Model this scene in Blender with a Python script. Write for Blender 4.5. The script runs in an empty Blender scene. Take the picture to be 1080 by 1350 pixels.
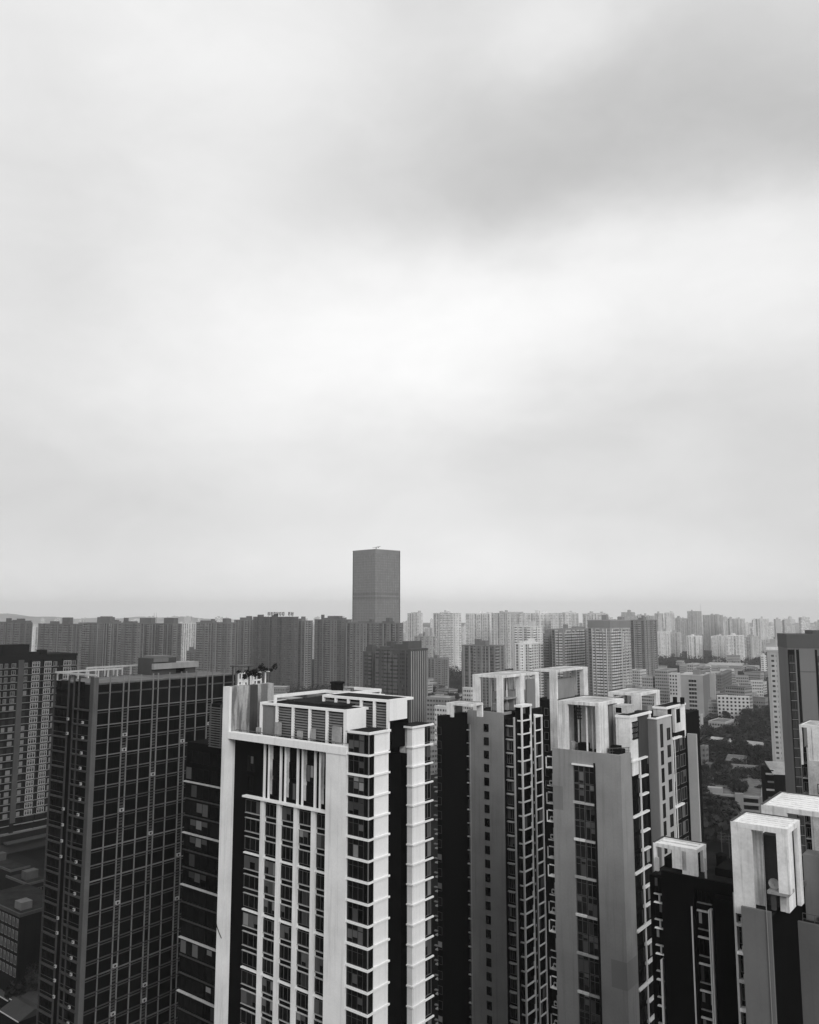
import bpy, bmesh, math, random
from mathutils import Vector
sc = bpy.context.scene
COL = sc.collection
R = math.radians
rng = random.Random(7)

# ------------------------------------------------------------------ camera model
H = 100.0                     # eye height above the street
FPX, CX, CY = 1080.0, 540.0, 675.0
PITCH = math.atan(136.0/1080.0)
CP, SP = math.cos(PITCH), math.sin(PITCH)

def at(px, py, Y):
    """world point seen at pixel (px,py) at distance Y in front of the eye"""
    k = (CY-py)/FPX
    dy = CP - k*SP
    dz = SP + k*CP
    s = Y/dy
    return Vector(((px-CX)/FPX*s, Y, H+dz*s))

def ground_Y(py):
    k = (CY-py)/FPX
    return -H*(CP-k*SP)/(SP+k*CP)

class Fr:
    """frame of a building: origin at its near corner, +x along the front to the right,
    +y into the depth, turned by yaw degrees"""
    def __init__(s, px, py, Y, yaw=38.0):
        w = at(px, py, Y)
        s.o = Vector((w.x, w.y)); s.zt = w.z; s.yaw = yaw
        c, n = math.cos(R(yaw)), math.sin(R(yaw))
        s.a = Vector((c, -n)); s.b = Vector((n, c))
    def w(s, x, y): return s.o + s.a*x + s.b*y
    def _solve(s, o, d, px, z):
        k = (px-CX)/FPX; h = z-H
        return (k*(o.y*CP+h*SP)-o.x)/(d.x-k*d.y*CP)
    def X(s, px, y=0.0, z=None):
        return s._solve(s.w(0, y), s.a, px, s.zt if z is None else z)
    def Y(s, px, x=0.0, z=None):
        return s._solve(s.w(x, 0), s.b, px, s.zt if z is None else z)
    def Z(s, py, x=0.0, y=0.0):
        k = (CY-py)/FPX; wy = s.w(x, y).y
        return H + wy*(k*CP+SP)/(CP-k*SP)
    def loc(s, px, Y, z=None):
        z = s.zt if z is None else z
        d = Y*CP+(z-H)*SP
        v = Vector(((px-CX)/FPX*d, Y))-s.o
        return v.dot(s.a), v.dot(s.b)

# ------------------------------------------------------------------ materials
def nt(m):
    m.use_nodes = True
    t = m.node_tree; t.nodes.clear()
    return t, t.nodes, t.links

def math_node(N, L, op, a, b=None, clamp=False):
    n = N.new('ShaderNodeMath'); n.operation = op; n.use_clamp = clamp
    for i, v in enumerate((a, b)):
        if v is None: continue
        if isinstance(v, (int, float)): n.inputs[i].default_value = v
        else: L.new(v, n.inputs[i])
    return n.outputs[0]

def paint(name, base, rough=0.75, streak=0.25, blot=0.15, fine=0.06, scale=0.5, spec=0.3):
    m = bpy.data.materials.new(name); t, N, L = nt(m)
    out = N.new('ShaderNodeOutputMaterial'); p = N.new('ShaderNodeBsdfPrincipled')
    L.new(p.outputs[0], out.inputs[0])
    tc = N.new('ShaderNodeTexCoord')
    mp = N.new('ShaderNodeMapping'); mp.inputs['Scale'].default_value = (scale*2.2, scale*2.2, scale*0.09)
    L.new(tc.outputs['Object'], mp.inputs[0])
    n1 = N.new('ShaderNodeTexNoise'); n1.inputs['Detail'].default_value = 5; n1.inputs['Scale'].default_value = 1
    n1.inputs['Roughness'].default_value = 0.65
    L.new(mp.outputs[0], n1.inputs['Vector'])
    n2 = N.new('ShaderNodeTexNoise'); n2.inputs['Detail'].default_value = 4; n2.inputs['Scale'].default_value = scale*0.35
    L.new(tc.outputs['Object'], n2.inputs['Vector'])
    n3 = N.new('ShaderNodeTexNoise'); n3.inputs['Detail'].default_value = 2; n3.inputs['Scale'].default_value = 3.0
    L.new(tc.outputs['Object'], n3.inputs['Vector'])
    r1 = N.new('ShaderNodeMapRange'); r1.inputs[1].default_value = 0.52; r1.inputs[2].default_value = 0.78
    r1.inputs[3].default_value = 1; r1.inputs[4].default_value = 1-streak*1.6
    L.new(n1.outputs['Fac'], r1.inputs[0])
    r2 = N.new('ShaderNodeMapRange'); r2.inputs[1].default_value = 0.3; r2.inputs[2].default_value = 0.7
    r2.inputs[3].default_value = 1-blot; r2.inputs[4].default_value = 1+blot*0.4
    L.new(n2.outputs['Fac'], r2.inputs[0])
    r3 = N.new('ShaderNodeMapRange'); r3.inputs[1].default_value = 0.3; r3.inputs[2].default_value = 0.7
    r3.inputs[3].default_value = 1-fine; r3.inputs[4].default_value = 1+fine
    L.new(n3.outputs['Fac'], r3.inputs[0])
    v = math_node(N, L, 'MULTIPLY', r1.outputs[0], r2.outputs[0])
    v = math_node(N, L, 'MULTIPLY', v, r3.outputs[0])
    v = math_node(N, L, 'MULTIPLY', v, base)
    L.new(v, p.inputs['Base Color'])
    p.inputs['Roughness'].default_value = rough
    p.inputs['Specular IOR Level'].default_value = spec
    return m

def glass(name, base, rough=0.12, spec=0.2, vary=0.5):
    m = bpy.data.materials.new(name); t, N, L = nt(m)
    out = N.new('ShaderNodeOutputMaterial'); p = N.new('ShaderNodeBsdfPrincipled')
    L.new(p.outputs[0], out.inputs[0])
    oi = N.new('ShaderNodeObjectInfo')
    r = N.new('ShaderNodeMapRange'); r.inputs[3].default_value = base*(1-vary); r.inputs[4].default_value = base*(1+vary*2)
    L.new(oi.outputs['Random'], r.inputs[0])
    L.new(r.outputs[0], p.inputs['Base Color'])
    p.inputs['Roughness'].default_value = rough
    p.inputs['Specular IOR Level'].default_value = spec
    return m

def grid(name, wall, win, fh=3.0, mod=3.0, fz=0.5, fx=0.62, vary=0.8, spec=0.2, band=0.0):
    """facade strip: rows of small windows in a painted wall, one cell per storey and module"""
    m = bpy.data.materials.new(name); t, N, L = nt(m)
    out = N.new('ShaderNodeOutputMaterial'); p = N.new('ShaderNodeBsdfPrincipled')
    L.new(p.outputs[0], out.inputs[0])
    tc = N.new('ShaderNodeTexCoord'); s = N.new('ShaderNodeSeparateXYZ'); L.new(tc.outputs['Object'], s.inputs[0])
    u = math_node(N, L, 'ADD', s.outputs[0], s.outputs[1])
    u = math_node(N, L, 'ADD', u, 600.0)
    u = math_node(N, L, 'DIVIDE', u, mod); z = math_node(N, L, 'DIVIDE', s.outputs[2], fh)
    fu = math_node(N, L, 'FRACT', u); fzz = math_node(N, L, 'FRACT', z)
    iu = math_node(N, L, 'FLOOR', u); iz = math_node(N, L, 'FLOOR', z)
    a = math_node(N, L, 'LESS_THAN', fu, fx); b = math_node(N, L, 'LESS_THAN', fzz, fz)
    isw = math_node(N, L, 'MULTIPLY', a, b)
    cv = N.new('ShaderNodeCombineXYZ'); L.new(iu, cv.inputs[0]); L.new(iz, cv.inputs[1])
    wn = N.new('ShaderNodeTexWhiteNoise'); wn.noise_dimensions = '2D'; L.new(cv.outputs[0], wn.inputs['Vector'])
    q = math_node(N, L, 'POWER', wn.outputs['Value'], 4.0)
    q = math_node(N, L, 'MULTIPLY', q, vary*6*win)
    wv = math_node(N, L, 'ADD', q, win)
    n2 = N.new('ShaderNodeTexNoise'); n2.inputs['Scale'].default_value = 0.12; n2.inputs['Detail'].default_value = 4
    L.new(tc.outputs['Object'], n2.inputs['Vector'])
    r2 = N.new('ShaderNodeMapRange'); r2.inputs[1].default_value = 0.3; r2.inputs[2].default_value = 0.7
    r2.inputs[3].default_value = wall*0.78; r2.inputs[4].default_value = wall*1.15
    L.new(n2.outputs['Fac'], r2.inputs[0])
    mx = N.new('ShaderNodeMix'); mx.data_type = 'FLOAT'
    L.new(isw, mx.inputs[0]); L.new(r2.outputs[0], mx.inputs[2]); L.new(wv, mx.inputs[3])
    L.new(mx.outputs[0], p.inputs['Base Color'])
    p.inputs['Roughness'].default_value = 0.6; p.inputs['Specular IOR Level'].default_value = spec
    return m

M = {}
M['white'] = paint('white weathered paint', 0.80, streak=0.22, blot=0.16, fine=0.03)
M['white_clean'] = paint('white trim paint', 0.82, streak=0.08, blot=0.06, fine=0.03)
M['white_stain'] = paint('stained white paint', 0.5, streak=0.5, blot=0.5, fine=0.12, scale=0.9)
M['grey'] = paint('grey wall paint', 0.28, streak=0.2, blot=0.18, fine=0.04)
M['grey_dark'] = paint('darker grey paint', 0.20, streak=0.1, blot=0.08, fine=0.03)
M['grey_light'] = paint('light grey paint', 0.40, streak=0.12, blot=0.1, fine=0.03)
M['patch'] = paint('repainted grey patch', 0.21, streak=0.05, blot=0.05, fine=0.02)
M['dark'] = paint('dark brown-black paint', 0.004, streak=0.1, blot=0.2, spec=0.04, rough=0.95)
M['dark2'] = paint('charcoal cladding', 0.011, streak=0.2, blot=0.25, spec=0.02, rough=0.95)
M['dark3'] = paint('dark grey cladding', 0.06, streak=0.2, blot=0.25, spec=0.2)
M['line'] = paint('pale metal trim', 0.42, streak=0.2, blot=0.15)
M['line_dim'] = paint('grey metal trim', 0.17, streak=0.2, blot=0.2)
M['concrete'] = paint('weathered concrete', 0.30, streak=0.3, blot=0.3, fine=0.1, scale=0.8)
M['roof'] = paint('dark roofing felt', 0.022, streak=0.0, blot=0.5, fine=0.2, scale=1.0, spec=0.03, rough=0.95)
M['roof2'] = paint('dusty roof screed', 0.12, streak=0.0, blot=0.45, fine=0.2, scale=1.0, spec=0.2)
M['pale_roof'] = paint('pale sheet roof', 0.36, streak=0.2, blot=0.3, fine=0.1, scale=0.6)
def stained(name, a, b):
    m = paint(name, 1.0, streak=0.3, blot=0.25, fine=0.1, scale=0.9); t = m.node_tree; N, L = t.nodes, t.links
    p = [n for n in N if n.type == 'BSDF_PRINCIPLED'][0]; src = p.inputs['Base Color'].links[0].from_socket
    tc = N.new('ShaderNodeTexCoord'); mp = N.new('ShaderNodeMapping'); mp.inputs['Scale'].default_value = (0.6, 0.6, 0.07); L.new(tc.outputs['Object'], mp.inputs[0])
    n = N.new('ShaderNodeTexNoise'); n.inputs['Scale'].default_value = 1.6; n.inputs['Detail'].default_value = 7; n.inputs['Roughness'].default_value = 0.6; L.new(mp.outputs[0], n.inputs['Vector'])
    r = N.new('ShaderNodeMapRange'); r.inputs[1].default_value = 0.46; r.inputs[2].default_value = 0.56; r.inputs[3].default_value = a; r.inputs[4].default_value = b; L.new(n.outputs['Fac'], r.inputs[0])
    L.new(math_node(N, L, 'MULTIPLY', src, r.outputs[0]), p.inputs['Base Color']); return m
M['drip'] = stained('rain-stained plaster', 0.44, 0.17)
M['glass'] = glass('dark window glass', 0.005)
M['glass2'] = glass('dim window glass', 0.028, rough=0.2)
M['curtain'] = glass('curtained window', 0.05, rough=0.35, spec=0.4, vary=0.6)
M['curtain_pale'] = glass('pale curtain behind glass', 0.12, rough=0.35, spec=0.4, vary=0.6)
M['frame'] = paint('dark window frame', 0.05, streak=0.1, blot=0.1, spec=0.3)
M['ac'] = paint('air conditioner casing', 0.4, streak=0.2, blot=0.2)
M['grey_e'] = paint('dark grey wall paint', 0.14, streak=0.13, blot=0.12, fine=0.03)
M['ldark'] = paint('dark balcony cladding', 0.05, streak=0.2, blot=0.25, spec=0.1)
M['white_old'] = paint('weathered white frame paint', 0.76, streak=0.38, blot=0.28, fine=0.07, scale=0.8)
M['mull'] = paint('window mullion', 0.2, streak=0.2, blot=0.2)
M['metal'] = paint('grey steel', 0.11, streak=0.3, blot=0.3)

# ------------------------------------------------------------------ mesh building
class MB:
    def __init__(s): s.v = []; s.f = []; s.m = []
    def quad(s, pts, m=0):
        b = len(s.v); s.v += [tuple(p) for p in pts]; s.f.append(tuple(range(b, b+len(pts)))); s.m.append(m)
    def box(s, x0, x1, y0, y1, z0, z1, m=0):
        if x1 < x0: x0, x1 = x1, x0
        if y1 < y0: y0, y1 = y1, y0
        if z1 < z0: z0, z1 = z1, z0
        b = len(s.v)
        s.v += [(x0,y0,z0),(x1,y0,z0),(x1,y1,z0),(x0,y1,z0),(x0,y0,z1),(x1,y0,z1),(x1,y1,z1),(x0,y1,z1)]
        for f in ((0,3,2,1),(4,5,6,7),(0,1,5,4),(1,2,6,5),(2,3,7,6),(3,0,4,7)):
            s.f.append(tuple(b+i for i in f)); s.m.append(m)
        return s
    def fb(s, face, pl, u0, u1, p0, p1, z0, z1, m=0):
        """box on a face: plane pl, along-face range u, proud range p (negative = set back)"""
        if face == 'f': return s.box(u0, u1, pl-p1, pl-p0, z0, z1, m)
        return s.box(pl+p0, pl+p1, u0, u1, z0, z1, m)
    def prism(s, poly, z0, z1, m=0):
        n = len(poly); b = len(s.v)
        s.v += [(x,y,z0) for x,y in poly]+[(x,y,z1) for x,y in poly]
        s.f.append(tuple(b+i for i in reversed(range(n)))); s.m.append(m)
        s.f.append(tuple(b+n+i for i in range(n))); s.m.append(m)
        for i in range(n):
            j = (i+1) % n
            s.f.append((b+i, b+j, b+n+j, b+n+i)); s.m.append(m)
        return s
    def tube(s, p, q, r0, r1=None, n=6, m=0):
        r1 = r0 if r1 is None else r1
        p, q = Vector(p), Vector(q); d = (q-p).normalized()
        a = d.orthogonal().normalized(); c = d.cross(a); b = len(s.v)
        for o, r in ((p, r0), (q, r1)):
            for i in range(n):
                t = 2*math.pi*i/n; s.v.append(tuple(o+a*math.cos(t)*r+c*math.sin(t)*r))
        for i in range(n):
            j = (i+1) % n; s.f.append((b+i, b+j, b+n+j, b+n+i)); s.m.append(m)
        s.f.append(tuple(b+i for i in reversed(range(n)))); s.m.append(m)
        s.f.append(tuple(b+n+i for i in range(n))); s.m.append(m)
        return s
    def gable(s, x0, x1, y0, y1, z0, z1, m=0, ov=0.4):
        x0 -= ov; x1 += ov; y0 -= ov; y1 += ov; b = len(s.v); ym = (y0+y1)/2
        s.v += [(x0,y0,z0),(x1,y0,z0),(x1,y1,z0),(x0,y1,z0),(x0,ym,z1),(x1,ym,z1)]
        for f in ((0,3,2,1),(0,1,5,4),(2,3,4,5),(1,2,5),(3,0,4)):
            s.f.append(tuple(b+i for i in f)); s.m.append(m)
        return s
    def mesh(s, name, mats):
        me = bpy.data.meshes.new(name); me.from_pydata(s.v, [], s.f)
        for k in mats: me.materials.append(M[k] if isinstance(k, str) else k)
        if len(mats) > 1: me.polygons.foreach_set('material_index', s.m)
        me.update(); return me
    def build(s, name, mats, parent=None):
        if isinstance(mats, (str, bpy.types.Material)): mats = [mats]
        if not s.v: return None
        o = bpy.data.objects.new(name, s.mesh(name, mats)); COL.objects.link(o)
        if parent: o.parent = parent
        return o

def tag(o, label=None, cat=None, group=None, kind=None):
    if label: o['label'] = label
    if cat: o['category'] = cat
    if group: o['group'] = group
    if kind: o['kind'] = kind
    return o

def thing(name, label, cat, fr=None, group=None, loc=None, yaw=0):
    o = bpy.data.objects.new(name, None); COL.objects.link(o)
    if fr is not None:
        o.location = (fr.o.x, fr.o.y, 0); o.rotation_euler = (0, 0, -R(fr.yaw))
    else:
        o.location = loc; o.rotation_euler = (0, 0, -R(yaw))
    return tag(o, label, cat, group)

def part(name, mats, parent, *boxes):
    mb = MB()
    for b in boxes: mb.box(*b)
    return mb.build(name, mats, parent)

_wm = {}
def win_mesh(w, h, cols, rows, var, bar, frame, gl):
    """one window: frame, glazing bars, panes; var picks which panes carry curtains"""
    key = (round(w, 2), round(h, 2), cols, rows, var, bar, frame, gl)
    if key in _wm: return _wm[key]
    r = random.Random(str(key)); mb = MB()
    mb.box(0, w, 0.06, 0.2, 0, h, 0)
    b = bar
    mb.box(0, w, 0.0, 0.06, 0, b, 1); mb.box(0, w, 0.0, 0.06, h-b, h, 1)
    mb.box(0, b, 0.0, 0.06, b, h-b, 1); mb.box(w-b, w, 0.0, 0.06, b, h-b, 1)
    for i in range(1, cols):
        x = w*i/cols; mb.box(x-b*0.4, x+b*0.4, 0.01, 0.06, b, h-b, 1)
    for j in range(1, rows):
        z = h*j/rows
        if rows == 2: z = h*0.68
        for i in range(cols):
            mb.box(w*i/cols+b, w*(i+1)/cols-b, 0.02, 0.06, z-b*0.35, z+b*0.35, 1)
    if var:
        for i in range(cols):
            for j in range(rows):
                if r.random() < (0.22, 0.42, 0.65)[(var-1) % 3]:
                    z0, z1 = h*j/rows, h*(j+1)/rows
                    if rows == 2: z0, z1 = (0, h*0.68) if j == 0 else (h*0.68, h)
                    top = z1-b*1.2; bot = z0+b*1.2
                    if r.random() < 0.4: bot = bot+(top-bot)*r.uniform(0.2, 0.6)
                    mb.box(w*i/cols+b*1.1, w*(i+1)/cols-b*1.1, 0.045, 0.059, bot, top, 2 if r.random() < 0.75 else 3)
    _wm[key] = mb.mesh('window', [gl, frame, 'curtain', 'curtain_pale'])
    return _wm[key]

def win(parent, x, y, z, w, h, cols=2, rows=1, face='f', var=None, bar=0.09, frame='frame', gl='glass', name='window'):
    if var is None: var = rng.choice((0, 0, 0, 0, 1, 2, 3, 4, 5, 6, 7, 8))
    o = bpy.data.objects.new(name, win_mesh(w, h, cols, rows, var, bar, frame, gl)); COL.objects.link(o)
    o.parent = parent; o.location = (x, y, z)
    if face == 'r': o.rotation_euler = (0, 0, R(90))
    if face == 'l': o.rotation_euler = (0, 0, R(-90))
    return o

_ac = None
def ac_unit(parent, x, y, z, face='f'):
    global _ac
    if _ac is None:
        mb = MB(); mb.box(0, 0.9, -0.38, 0, 0, 0.65, 0)
        c = [(0.36+0.24*math.cos(t*math.pi/5), 0.33+0.24*math.sin(t*math.pi/5)) for t in range(10)]
        mb.quad([(a, -0.384, b) for a, b in c], 1); mb.box(0.05, 0.12, -0.3, -0.05, -0.1, 0, 1); mb.box(0.78, 0.85, -0.3, -0.05, -0.1, 0, 1)
        _ac = mb.mesh('air_conditioner', ['ac', 'dark2'])
    o = bpy.data.objects.new('air_conditioner', _ac); COL.objects.link(o); o.parent = parent; o.location = (x, y, z)
    if face == 'r': o.rotation_euler = (0, 0, R(90))
    return o

def pergola(parent, x0, x1, y0, y1, z0, z1, cols, mat='white_old', bh=0.55, bw=0.45, slats=8, along='x', name='roof_frame', fill=0.46):
    """white rooftop frame: ring beam, slats across it and wall-like columns (x0,x1,y0,y1[,zbottom])"""
    rb = MB()
    rb.box(x0, x1, y0, y0+bw, z1-bh, z1); rb.box(x0, x1, y1-bw, y1, z1-bh, z1)
    rb.box(x0, x0+bw, y0+bw, y1-bw, z1-bh, z1); rb.box(x1-bw, x1, y0+bw, y1-bw, z1-bh, z1)
    p = rb.build(name, mat, parent)
    sb = MB()
    for i in range(slats):
        t = (i+0.5)/slats
        if along == 'x':
            yy = y0+bw+(y1-y0-2*bw)*t; hw = (y1-y0-2*bw)/slats*fill
            sb.box(x0+bw, x1-bw, yy-hw, yy+hw, z1-0.30, z1-0.08)
        else:
            xx = x0+bw+(x1-x0-2*bw)*t; hw = (x1-x0-2*bw)/slats*fill
            sb.box(xx-hw, xx+hw, y0+bw, y1-bw, z1-0.30, z1-0.08)
    if slats: sb.build('slats', 'white_stain' if fill > 0.4 else 'white', p)
    cb = MB(); cb.box(x0-0.05, x0+0.22, y0, y1, z1+0.003, z1+0.09); cb.box(x0+0.22, x1+0.05, y1-0.2, y1+0.05, z1+0.003, z1+0.09); cb.build('flashing', 'dark3', p)
    for c in cols:
        zb = c[4] if len(c) > 4 else z0
        part('column', mat, p, (c[0], c[1], c[2], c[3], zb, z1-bh))
    return p

def rail(parent, pts, z, h=1.1, step=1.5, mat='metal', name='railing'):
    mb = MB()
    for (p, q) in zip(pts, pts[1:]):
        p, q = Vector((p[0], p[1], z)), Vector((q[0], q[1], z)); n = max(1, int((q-p).length/step))
        up = Vector((0, 0, h))
        mb.tube(p+up, q+up, 0.05, n=4); mb.tube(p+up*0.5, q+up*0.5, 0.03, n=4)
        for i in range(n+1):
            c = p.lerp(q, i/n); mb.tube(c, c+up, 0.04, n=4)
    return mb.build(name, mat, parent)

# ------------------------------------------------------------------ render, camera, sky, sun
sc.render.engine = 'CYCLES'
sc.view_settings.view_transform = 'Standard'; sc.view_settings.look = 'None'
sc.view_settings.exposure = 0.3; sc.view_settings.gamma = 1.0
cy = sc.cycles
cy.max_bounces = 6; cy.diffuse_bounces = 3; cy.glossy_bounces = 3; cy.volume_bounces = 3
cy.transparent_max_bounces = 4
try: cy.use_denoising = True
except Exception: pass

cam = bpy.data.cameras.new('camera'); camo = bpy.data.objects.new('camera', cam); COL.objects.link(camo)
cam.sensor_fit = 'AUTO'; cam.sensor_width = 36.0; cam.lens = 36.0*FPX/1350.0
cam.clip_start = 0.5; cam.clip_end = 40000
camo.location = (0, 0, H); camo.rotation_euler = (R(90)+PITCH, 0, 0)
sc.camera = camo

SUN_AZ, SUN_EL = R(160), R(31)          # azimuth clockwise from +Y
w = bpy.data.worlds.new('World'); sc.world = w; w.use_nodes = True
T = w.node_tree; N, L = T.nodes, T.links; N.clear()
out = N.new('ShaderNodeOutputWorld'); bg = N.new('ShaderNodeBackground'); L.new(bg.outputs[0], out.inputs[0])
bg.inputs['Strength'].default_value = 0.1
sky = N.new('ShaderNodeTexSky'); sky.sky_type = 'NISHITA'; sky.sun_disc = False
sky.sun_elevation = SUN_EL; sky.sun_rotation = SUN_AZ
bw = N.new('ShaderNodeRGBToBW'); L.new(sky.outputs[0], bw.inputs[0])
tc = N.new('ShaderNodeTexCoord'); sp = N.new('ShaderNodeSeparateXYZ'); L.new(tc.outputs['Generated'], sp.inputs[0])
mn = lambda op, a, b=None, c=False: math_node(N, L, op, a, b, c)
az0 = mn('ARCTAN2', sp.outputs[0], sp.outputs[1])          # 0 straight ahead, + to the right
el0 = mn('ARCSINE', sp.outputs[2])
def noise(scale, detail, rough, vec, dist=0.0):
    n = N.new('ShaderNodeTexNoise'); n.inputs['Scale'].default_value = scale
    n.inputs['Detail'].default_value = detail; n.inputs['Roughness'].default_value = rough
    n.inputs['Distortion'].default_value = dist
    L.new(vec, n.inputs['Vector']); return n
cvec = N.new('ShaderNodeCombineXYZ'); L.new(az0, cvec.inputs[0])
L.new(mn('MULTIPLY', el0, 1.9), cvec.inputs[1]); cvec.inputs[2].default_value = 3.7
warp = noise(2.6, 5, 0.55, cvec.outputs[0])
sw = N.new('ShaderNodeSeparateColor'); L.new(warp.outputs['Color'], sw.inputs[0])
az = mn('ADD', az0, mn('MULTIPLY', mn('SUBTRACT', sw.outputs[0], 0.5), 0.34))
el = mn('ADD', el0, mn('MULTIPLY', mn('SUBTRACT', sw.outputs[1], 0.5), 0.22))
def pix(px, py):
    d = at(px, py, 1.0)-Vector((0, 0, H)); d.normalize()
    return math.atan2(d.x, d.y), math.asin(d.z)
def blob(px, py, rx, ry, tilt=0.0):
    """soft elliptical cloud mass centred on a direction, radii in degrees"""
    a, e = pix(px, py)
    da = mn('SUBTRACT', az, a); de = mn('SUBTRACT', el, e)
    c, s_ = math.cos(R(tilt)), math.sin(R(tilt))
    u = mn('ADD', mn('MULTIPLY', da, c), mn('MULTIPLY', de, s_))
    v = mn('SUBTRACT', mn('MULTIPLY', de, c), mn('MULTIPLY', da, s_))
    u = mn('DIVIDE', u, R(rx)); v = mn('DIVIDE', v, R(ry))
    q = mn('ADD', mn('MULTIPLY', u, u), mn('MULTIPLY', v, v))
    return mn('POWER', 2.718, mn('MULTIPLY', q, -1.0))
val = None
def add(x):
    global val
    val = x if val is None else mn('ADD', val, x)
BASE = 0.75
SKYBLOBS = [  # px, py, rx, ry, tilt, amount
    (740, 395, 15, 5.0, 8, 0.11), (400, 480, 14, 5, 12, 0.11), (560, 440, 24, 8, 5, 0.035), (540, 800, 40, 5, 0, 0.10),
    (860, 120, 15, 7, 0, -0.07), (300, 80, 15, 9, 0, 0.08), (760, 30, 6, 4, 30, 0.12),
    (20, 320, 9, 16, 0, -0.08), (60, 680, 16, 8, 0, -0.10), (1030, 620, 12, 9, 0, -0.11),
    (760, 560, 9, 3.0, 12, -0.06), (1040, 345, 8, 4, 0, 0.03), (560, 650, 20, 6, 0, -0.03),
]
for (px, py, rx, ry, tl, am) in SKYBLOBS:
    add(mn('MULTIPLY', blob(px, py, rx, ry, tl), am))
def smooth(x, a, b, lo=0.0, hi=1.0):
    n = N.new('ShaderNodeMapRange'); n.interpolation_type = 'SMOOTHSTEP'
    L.new(x, n.inputs[0]); n.inputs[1].default_value = a; n.inputs[2].default_value = b
    n.inputs[3].default_value = lo; n.inputs[4].default_value = hi
    return n.outputs[0]
# a heavy cloud deck ahead to the right with a fairly definite lower edge
(a1, e1), (a2, e2) = pix(440, 345), pix(1080, 262)
azs = mn('ADD', az0, mn('MULTIPLY', mn('SUBTRACT', sw.outputs[0], 0.5), 0.12))
els = mn('ADD', el0, mn('MULTIPLY', mn('SUBTRACT', sw.outputs[1], 0.5), 0.10))
dd = mn('SUBTRACT', els, mn('ADD', mn('MULTIPLY', mn('SUBTRACT', azs, a1), (e2-e1)/(a2-a1)), e1))
deck = mn('MULTIPLY', smooth(dd, R(-1.4), R(4.2)), smooth(dd, R(3.5), R(14), 1.0, 0.25))
deck = mn('MULTIPLY', deck, smooth(azs, R(-22), R(8)))
deck = mn('MULTIPLY', deck, smooth(azs, R(60), R(100), 1.0, 0.0))
add(mn('MULTIPLY', deck, -0.21))
wisp = noise(5.5, 7, 0.6, cvec.outputs[0], 0.4)
add(mn('MULTIPLY', mn('SUBTRACT', wisp.outputs['Fac'], 0.5), 0.16))
big = noise(1.1, 4, 0.5, cvec.outputs[0])
add(mn('MULTIPLY', mn('SUBTRACT', big.outputs['Fac'], 0.5), 0.12))
add(BASE)
cl = mn('MAXIMUM', val, 0.25)
cl = mn('MULTIPLY', cl, 8.55)
mix = mn('ADD', cl, mn('MULTIPLY', bw.outputs[0], 0.08))
L.new(mix, bg.inputs['Color'])

sl = bpy.data.lights.new('sun', 'SUN'); sl.energy = 1.5; sl.angle = R(35); sl.color = (1, 0.995, 0.985)
so = bpy.data.objects.new('sun', sl); COL.objects.link(so)
sd = Vector((math.sin(SUN_AZ)*math.cos(SUN_EL), math.cos(SUN_AZ)*math.cos(SUN_EL), math.sin(SUN_EL)))
so.rotation_euler = sd.to_track_quat('Z', 'Y').to_euler(); so.location = (0, 0, 600)

# ------------------------------------------------------------------ ground and air
gm = bpy.data.materials.new('city ground'); t, N, L = nt(gm)
o_ = N.new('ShaderNodeOutputMaterial'); p = N.new('ShaderNodeBsdfPrincipled'); L.new(p.outputs[0], o_.inputs[0])
tcn = N.new('ShaderNodeTexCoord'); n1 = N.new('ShaderNodeTexNoise'); n1.inputs['Scale'].default_value = 0.012; n1.inputs['Detail'].default_value = 9
L.new(tcn.outputs['Object'], n1.inputs['Vector'])
n2 = N.new('ShaderNodeTexVoronoi'); n2.inputs['Scale'].default_value = 0.03; L.new(tcn.outputs['Object'], n2.inputs['Vector'])
s2 = N.new('ShaderNodeSeparateColor'); L.new(n2.outputs['Color'], s2.inputs[0])
r1 = N.new('ShaderNodeMapRange'); r1.inputs[1].default_value = 0.35; r1.inputs[2].default_value = 0.7
r1.inputs[3].default_value = 0.004; r1.inputs[4].default_value = 0.017; L.new(n1.outputs['Fac'], r1.inputs[0])
L.new(math_node(N, L, 'MULTIPLY', r1.outputs[0], math_node(N, L, 'ADD', s2.outputs[0], 0.5)), p.inputs['Base Color'])
p.inputs['Roughness'].default_value = 1.0; p.inputs['Specular IOR Level'].default_value = 0.0
g = MB(); g.quad([(-9500,-3000,0),(9500,-3000,0),(9500,11000,0),(-9500,11000,0)])
tag(g.build('ground', gm), kind='structure')

hz = bpy.data.materials.new('haze'); t, N, L = nt(hz)
o_ = N.new('ShaderNodeOutputMaterial'); pv = N.new('ShaderNodeVolumePrincipled'); L.new(pv.outputs[0], o_.inputs['Volume'])
HAZE = 0.0001
pv.inputs['Density'].default_value = HAZE; pv.inputs['Color'].default_value = (1, 1, 1, 1)
pv.inputs['Anisotropy'].default_value = 0.45
hb = MB(); hb.box(-9600, 9600, -3100, 11100, -1, 262)
tag(hb.build('haze', hz), kind='stuff')

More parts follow.
